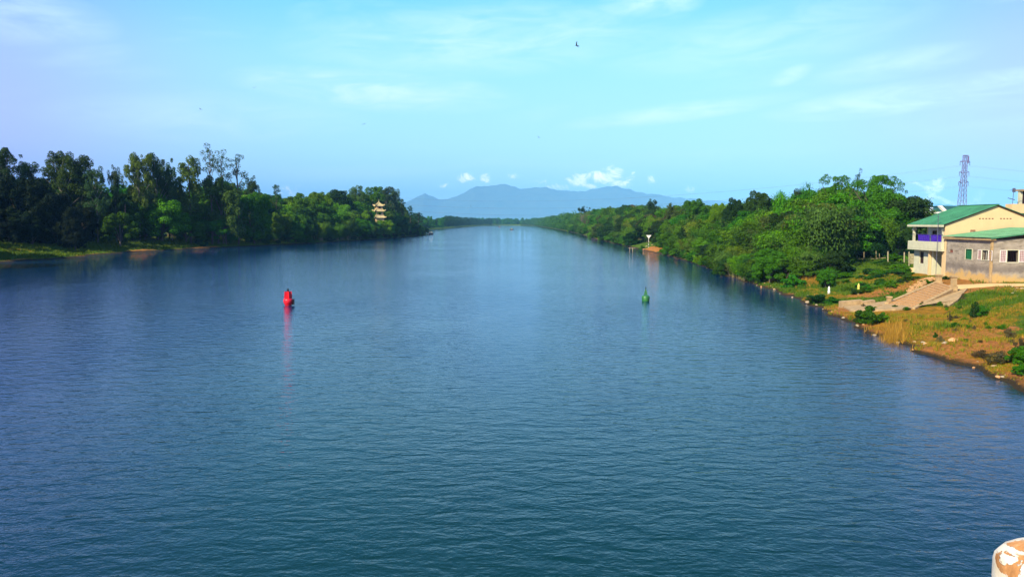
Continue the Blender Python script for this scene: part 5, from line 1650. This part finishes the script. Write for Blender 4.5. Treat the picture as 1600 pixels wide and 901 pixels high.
# ------------------------------------------------------------------ bridge post at the lower right corner
fwd = Vector((0, cos(PITCH), -sin(PITCH))); upv = Vector((0, sin(PITCH), cos(PITCH)))
dd = 2.3
topP = Vector((0, 0, CAM_H)) + fwd * dd - upv * ((842 - 450.5) / F * dd)
lx = (1549 - 800) / F * dd
bpx0, bpy0, tz = lx, topP.y, topP.z + .012
bpst = thing('bridge_post', 'rounded bridge rail post with white paint peeling off orange concrete, lower right corner', 'post', (bpx0 + .16, bpy0 + .12, 7.42))
V, Fq = [], []; prof = [(0.0, 7.42), (0.0, 7.7), (.002, tz - .075), (.006, tz - .055), (.020, tz - .034), (.045, tz - .014), (.072, tz - .002), (.10, tz)]
cxp, cyp, hwx = bpx0 + .203, bpy0 - .13, .20
n = 36
for ins, z in prof:
    for i in range(n):
        a = 2 * pi * i / n
        ex = 4.5
        ca, sa = cos(a), sin(a)
        r_ = (abs(ca) ** ex + abs(sa) ** ex) ** (-1 / ex)
        hh = hwx - ins
        j = .0035 * mnoise.noise(Vector((ca * 3, sa * 3, z * 12)))
        V.append((cxp + ca * r_ * (hh + j), cyp + sa * r_ * (hh + j), z + .003 * mnoise.noise(Vector((ca * 2, sa * 2, 5)))))
mb = MB(); mb.v = V
mb.f = [(i * n + j, i * n + (j + 1) % n, (i + 1) * n + (j + 1) % n, (i + 1) * n + j) for i in range(len(prof) - 1) for j in range(n)] + [tuple(range((len(prof) - 1) * n, len(prof) * n))]
mb.build('shaft', M['peeling'], bpst, True)
MB().box(cxp - .2, cxp + .2, cyp - .2, cyp + .2, 7.405, 7.46).build('base', M['peeling'], bpst)
tag(MB().box(-40, 40, -7, 2.7, 7.0, 7.4).build('bridge_deck', M['asphalt']), 'concrete bridge deck the viewer stands on', None, None, 'structure')

# ------------------------------------------------------------------ shrubs and plants on the right bank
def shrub_px(px, pyb, z, h, wpx, kind, label, group=None):
    p = atZ(px, pyb, z); zz = height(p.x, p.y)
    wd = wpx / F * p.y
    return plant(kind, p.x, p.y, zz, h, wd / (h * 1.2), label, group, variants=2)
SH = [
    (1359, 501, .6, 1.7, 44, 'shrub_mid', 'leafy green bush hanging over the bank below the steps'),
    (1345, 499, .5, 1.1, 26, 'shrub_dark', 'low dark bush left of the leafy bush below the steps'),
    (1378, 500, .7, 1.0, 22, 'shrub_green', 'low green bush right of the leafy bush below the steps'),
    (1278, 463, 1.0, 1.3, 40, 'shrub_dark', 'dark leafy bush near the white pointed stake'),
    (1300, 464, 1.0, .9, 30, 'shrub_mid', 'low mid green bush right of the white pointed stake'),
    (1128, 424, .5, 2.6, 34, 'shrub_dark', 'overhanging dark bush at the waterline before the bright grass patch'),
    (1240, 438, 1.4, 2.0, 40, 'shrub_mid', 'bush at the foot of the big bamboo thicket'),
    (1523, 482, 2.0, 1.5, 16, 'shrub_dark', 'dark upright bush in the middle of the green grass slope'),
    (1534, 478, 2.2, 1.1, 26, 'shrub_mid', 'bush right of the dark upright bush on the grass slope'),
    (1590, 437, 2.8, .9, 26, 'shrub_dark', 'dark low bush at the foot of the grey house wall'),
    (1576, 438, 2.8, .7, 16, 'shrub_mid', 'small green bush at the foot of the grey house, left of the dark one'),
    (1484, 497, 1.2, .8, 9, 'shrub_brown', 'small brown weed on the dry orange slope'),
    (1566, 570, .3, .9, 50, 'shrub_brown', 'brown tangled brush at the waterline near the right edge'),
    (1535, 563, .2, .6, 34, 'shrub_brown', 'low brown brush left of the tangled one at the waterline'),
    (1590, 570, .5, 1.3, 40, 'shrub_green', 'green bush at the right edge above the waterline'),
    (1597, 590, .2, .8, 30, 'shrub_mid', 'lowest green bush at the right edge by the water'),
    (1470, 525, .9, .7, 16, 'shrub_brown', 'brown tuft above the two orange rocks'),
    (1448, 440, 2.4, .55, 20, 'shrub_mid', 'small bush between the steps and the balcony house'),
    (1478, 437, 2.5, .45, 16, 'shrub_dark', 'small dark bush between the gate posts and the house'),
    (1596, 527, 1.6, 1.2, 22, 'shrub_brown', 'reddish brown brush on the slope at the right edge'),
    (1578, 508, 1.8, .9, 20, 'shrub_brown', 'reddish brown brush left of the one on the slope at the right edge'),
    (1405, 424, 2.6, 1.2, 40, 'shrub_green', 'bright vegetable bush left of the cream house'),
    (1433, 423, 2.7, .8, 24, 'shrub_mid', 'low bush against the cream house plinth'),
    (1394, 412, 2.7, 1.4, 36, 'shrub_green', 'tall green bush beside the free pale post'),
    (1420, 434, 2.4, .9, 32, 'shrub_mid', 'spreading bush on the dirt edge left of the cream house'),
]
for a in SH: shrub_px(*a)
for i in range(34):
    q = random.random()
    px, py = random.choice([(1316 + 110 * q, 487 - 2 * q), (1432 + 56 * q, 484 - 14 * q), (1385 + 76 * q, 469 - 28 * q), (1495 + 14 * q, 465 - 15 * q)])
    shrub_px(px + random.uniform(-2, 2), py + random.uniform(-1.5, 1.5), height(atZ(px, py, 1.2).x, atZ(px, py, 1.2).y), random.uniform(.18, .45), random.uniform(5, 12), random.choice(['shrub_mid', 'shrub_green', 'shrub_brown']), 'small weed growing along the edges of the steps and slabs', 'weeds along the edges of the steps')
for i in range(40):
    px, py = random.uniform(1400, 1600), random.uniform(488, 560)
    p = atZ(px, py, 1.0)
    if p.x < xr_(p.y) + 1.2: continue
    shrub_px(px, py, height(p.x, p.y), random.uniform(.2, .55), random.uniform(7, 18), random.choice(['shrub_mid', 'shrub_brown', 'shrub_brown', 'shrub_green']), 'small weed clump dotted over the orange slope', 'weed clumps on the orange slope')
for i in range(46):
    px = random.uniform(1318, 1425); py = random.uniform(417, 438)
    if py > 440 - (px - 1318) * .02: continue
    shrub_px(px, py, 2.5, random.uniform(.5, 1.0), random.uniform(16, 32), random.choice(['shrub_mid', 'shrub_green', 'shrub_dark', 'shrub_mid']), 'low green plant of the overgrown garden left of the cream house', 'low plants of the overgrown garden')
for i, (px, py) in enumerate([(1398, 411), (1408, 413), (1417, 412)]):
    p = atZ(px, py, 2.7)
    plant('banana', p.x, p.y, height(p.x, p.y), 1.7, .9, ['young banana plant nearest the free pale post', 'young banana plant, middle of the three by the board screen', 'young banana plant close to the board screen'][i], None, variants=2)
for px, pyb, hh, lab in ((1030, 386, 2.2, 'green bush on the right side of the orange mound'), (1003, 383, 1.6, 'low bush left of the triangle sign'), (1021, 381, 1.6, 'bush just right of the triangle sign')):
    p = atZ(px, pyb, 1.4)
    plant('shrub_mid', p.x, p.y, height(p.x, p.y), hh, 1.3, lab, None, variants=2)
for i in range(105):      # fringe along the middle right bank
    y = 135 * (800 / 135) ** random.random(); x = float(xr_(y)) + random.uniform(.2, 2.0)
    px, py = project(x, y, .5)
    if 995 < px < 1037: continue
    plant(random.choice(['shrub_mid', 'shrub_green', 'shrub_dark']), x, y, height(x, y), random.uniform(1.3, 2.6) * (1 if y < 250 else 1.5), random.uniform(1, 1.6), 'bush hanging over the water along the right bank thicket', 'bushes hanging over the water on the right bank', variants=2)
for i in range(30):
    y = random.uniform(330, 590); x = float(xl_(y)) - random.uniform(.3, 2.5)
    plant(random.choice(['shrub_mid', 'shrub_dark', 'shrub_dark']), x, y, height(x, y), random.uniform(1.8, 3.6), random.uniform(1, 1.6), 'bush hanging over the water along the left bank wood', 'bushes hanging over the water on the left bank', variants=2)
for i in range(9):
    y = random.uniform(262, 330); x = float(xl_(y)) - random.uniform(2, 9)
    plant(random.choice(['shrub_mid', 'shrub_dark']), x, y, height(x, y), random.uniform(1.2, 2.8), random.uniform(1, 1.5), 'bush on the open grassy bank of the left shore', 'bushes on the open grassy left bank', variants=2)

# ------------------------------------------------------------------ grass
def grass(name, label, leaf, n, accept, blade, seed, pick):
    r = np.random.default_rng(seed); rr = random.Random(seed)
    P, Hs = [], []
    tries = 0
    while len(P) < n and tries < n * 12:
        tries += 1
        x, y = pick(rr)
        h = accept(x, y, rr)
        if h <= 0: continue
        P.append((x, y, height(x, y))); Hs.append(h)
    P = np.array(P); Hs = np.array(Hs)[:, None]
    B = 6
    V, Fq = [], []
    for k in range(B):
        a = r.uniform(0, 6.28, len(P)); d = np.stack([np.cos(a), np.sin(a), 0 * a], 1); s_ = np.stack([-np.sin(a), np.cos(a), 0 * a], 1)
        base = P + d * r.uniform(0, .12, (len(P), 1)) - np.array([0, 0, .03])
        tip = base + d * Hs * r.uniform(.1, .6, (len(P), 1)) + np.array([0, 0, 1]) * Hs * r.uniform(.7, 1.2, (len(P), 1))
        wd = blade * r.uniform(.6, 1.3, (len(P), 1))
        V.append(np.stack([base - s_ * wd, base + s_ * wd, tip], 1))
    V = np.concatenate(V).reshape(-1, 3)
    me = np_mesh(name, V, np.arange(len(V)).reshape(-1, 3))
    return tag(link(name, me, L[leaf]), label, 'grass', None, 'stuff')


def pick_right(r): 
    y = 40 + (r.random() ** 1.3) * 95
    return float(xr_(y)) + r.uniform(.3, 24), y
def free(x, y):
    px, py = project(x, y, height(x, y))
    if px < 1000 or px > 1680: return None
    if random.random() > .22 and cover(x, y)[0] > .35 + .5 * mnoise.noise(Vector((x * .8, y * .8, 6))): return None
    # steps, apron, path, landing
    if 1375 < px < 1515 and 437 < py < 490 and py > 480 - (px - 1385) * .42 - 6 and py < 492 - (px - 1430) * .30: return None
    if 1310 < px < 1430 and 472 < py < 488: return None
    if x > 50.2 and 84 < y < 101.5: return None
    if x > 44 and 77.8 < y < 83.2: return None
    return px, py
def acc_green(x, y, r):
    if not free(x, y): return 0
    c = cover(x, y)[1]
    n = mnoise.noise(Vector((x * .25, y * .25, 11)))
    if c > .52 + n * 1.0: return 0
    return r.uniform(.10, .32) * (1 + n + .8 * mnoise.noise(Vector((x * .9, y * .9, 4))))
def acc_dry(x, y, r):
    if not free(x, y): return 0
    c = cover(x, y)[1]
    n = mnoise.noise(Vector((x * .25, y * .25, 11)))
    if c < .38 + n * 1.0: return 0
    if r.random() < .35: return 0
    return r.uniform(.08, .26) * (1 + 1.6 * n + .8 * mnoise.noise(Vector((x * .9, y * .9, 4))))
grass('green_grass', 'green grass growing on the right bank', 'lawn', 15000, acc_green, .030, 1, pick_right)
grass('dry_grass', 'dry orange grass on the slope of the right bank', 'dry', 7500, acc_dry, .022, 2, pick_right)
grass('olive_grass', 'olive green weeds mixed into the dry grass of the right bank', 'oliveg', 11000, acc_dry, .028, 3, pick_right)
def pick_tall(r):
    px = r.choice([r.gauss(1262, 14), r.gauss(1262, 14), r.gauss(1395, 12)])
    py = {True: r.gauss(434, 3), False: 0}[px < 1320] or (r.gauss(505, 5) if px < 1420 else r.gauss(508, 7))
    p = atZ(px, py, 1.2); return p.x, p.y
grass('tall_dry_grass', 'tall straw coloured grass in tufts by the thicket and above the waterline', 'dry', 900, lambda x, y, r: r.uniform(.35, .8), .025, 4, pick_tall)
def pick_left(r):
    y = r.uniform(180, 335); return float(xl_(y)) - r.uniform(.8, 30), y
grass('left_bank_grass', 'grass on the lawn and grassy banks of the left shore', 'lawn', 9000, lambda x, y, r: (r.uniform(.3, .7) if cover(x, y)[0] < .4 else 0), .09, 5, pick_left)

# ------------------------------------------------------------------ stones and litter at the waterline
def rock(px, py, z, s, label, mm='stone', group=None):
    p = atZ(px, py, z); zz = height(p.x, p.y)
    r = np.random.default_rng(int(px * 7 + py))
    mb = MB(); n = 9; rings = [(.2, -.5), (.85, -.35), (1.0, 0), (.8, .38), (.35, .58)]
    V = []
    for rr_, z_ in rings:
        for i in range(n):
            a = 2 * pi * i / n; q = rr_ * (1 + r.normal() * .13)
            V.append((q * cos(a) * s, q * sin(a) * s * .75, z_ * s * .7 * (1 + r.normal() * .08)))
    mb.v = V; mb.f = [(i * n + j, i * n + (j + 1) % n, (i + 1) * n + (j + 1) % n, (i + 1) * n + j) for i in range(4) for j in range(n)] + [tuple(range(n))[::-1], tuple(range(4 * n, 5 * n))]
    me = bpy.data.meshes.new('rock'); me.from_pydata(mb.v, [], mb.f)
    o = link('rock', me, M[mm], None, (p.x, p.y, zz + s * .15)); o.rotation_euler = (0, 0, r.uniform(0, 6))
    return tag(o, label, 'rock', group)
M['orange_stone'] = simple('orange_stone', (0.62, 0.33, 0.13), .9, .15, 6, bump=.03)
rock(1476, 549, .2, .22, 'pale pinkish rock at the waterline, left of the big orange one')
rock(1488, 548, .25, .42, 'big orange rock at the waterline', 'orange_stone')
rock(1403, 532, .2, .20, 'white rock at the waterline below the dry grass', 'stone')
rock(1442, 537, .2, .20, 'single white rock between the bright grass and the water', 'stone')
rock(1563, 551, .7, .26, 'left pale rock of the pair above the tangled brush')
rock(1568, 553, .65, .20, 'right pale rock of the pair above the tangled brush')
rock(1262, 467, .5, .36, 'upright pale rock at the waterline below the thicket')
rock(1108, 416, .4, .28, 'white rock under the overhanging bush', 'stone')
rock(1318, 492, .4, .22, 'flat pale rock at the waterline below the low wall')
for i in range(46):
    y = random.uniform(44, 128); x = float(xr_(y)) + random.uniform(-.1, 1.3)
    px, py = project(x, y, .1)
    rock(px, py, .1, random.uniform(.07, .20), 'small stone lying along the right waterline', random.choice(['stone', 'orange_stone', 'concrete']), 'small stones along the right waterline')
for i in range(14):
    px, py = random.uniform(1578, 1600), random.uniform(450, 464)
    rock(px, py, 2.5, random.uniform(.12, .22), 'pale stone of the scattered heap above the grass slope', 'stone', 'stones of the scattered heap above the grass slope')
for i in range(16):
    px, py = random.uniform(1004, 1022), random.uniform(384, 393)
    rock(px, py, .8, random.uniform(.25, .55), 'pale rubble stone on the orange earth mound', random.choice(['stone', 'orange_stone']), 'rubble on the orange earth mound')
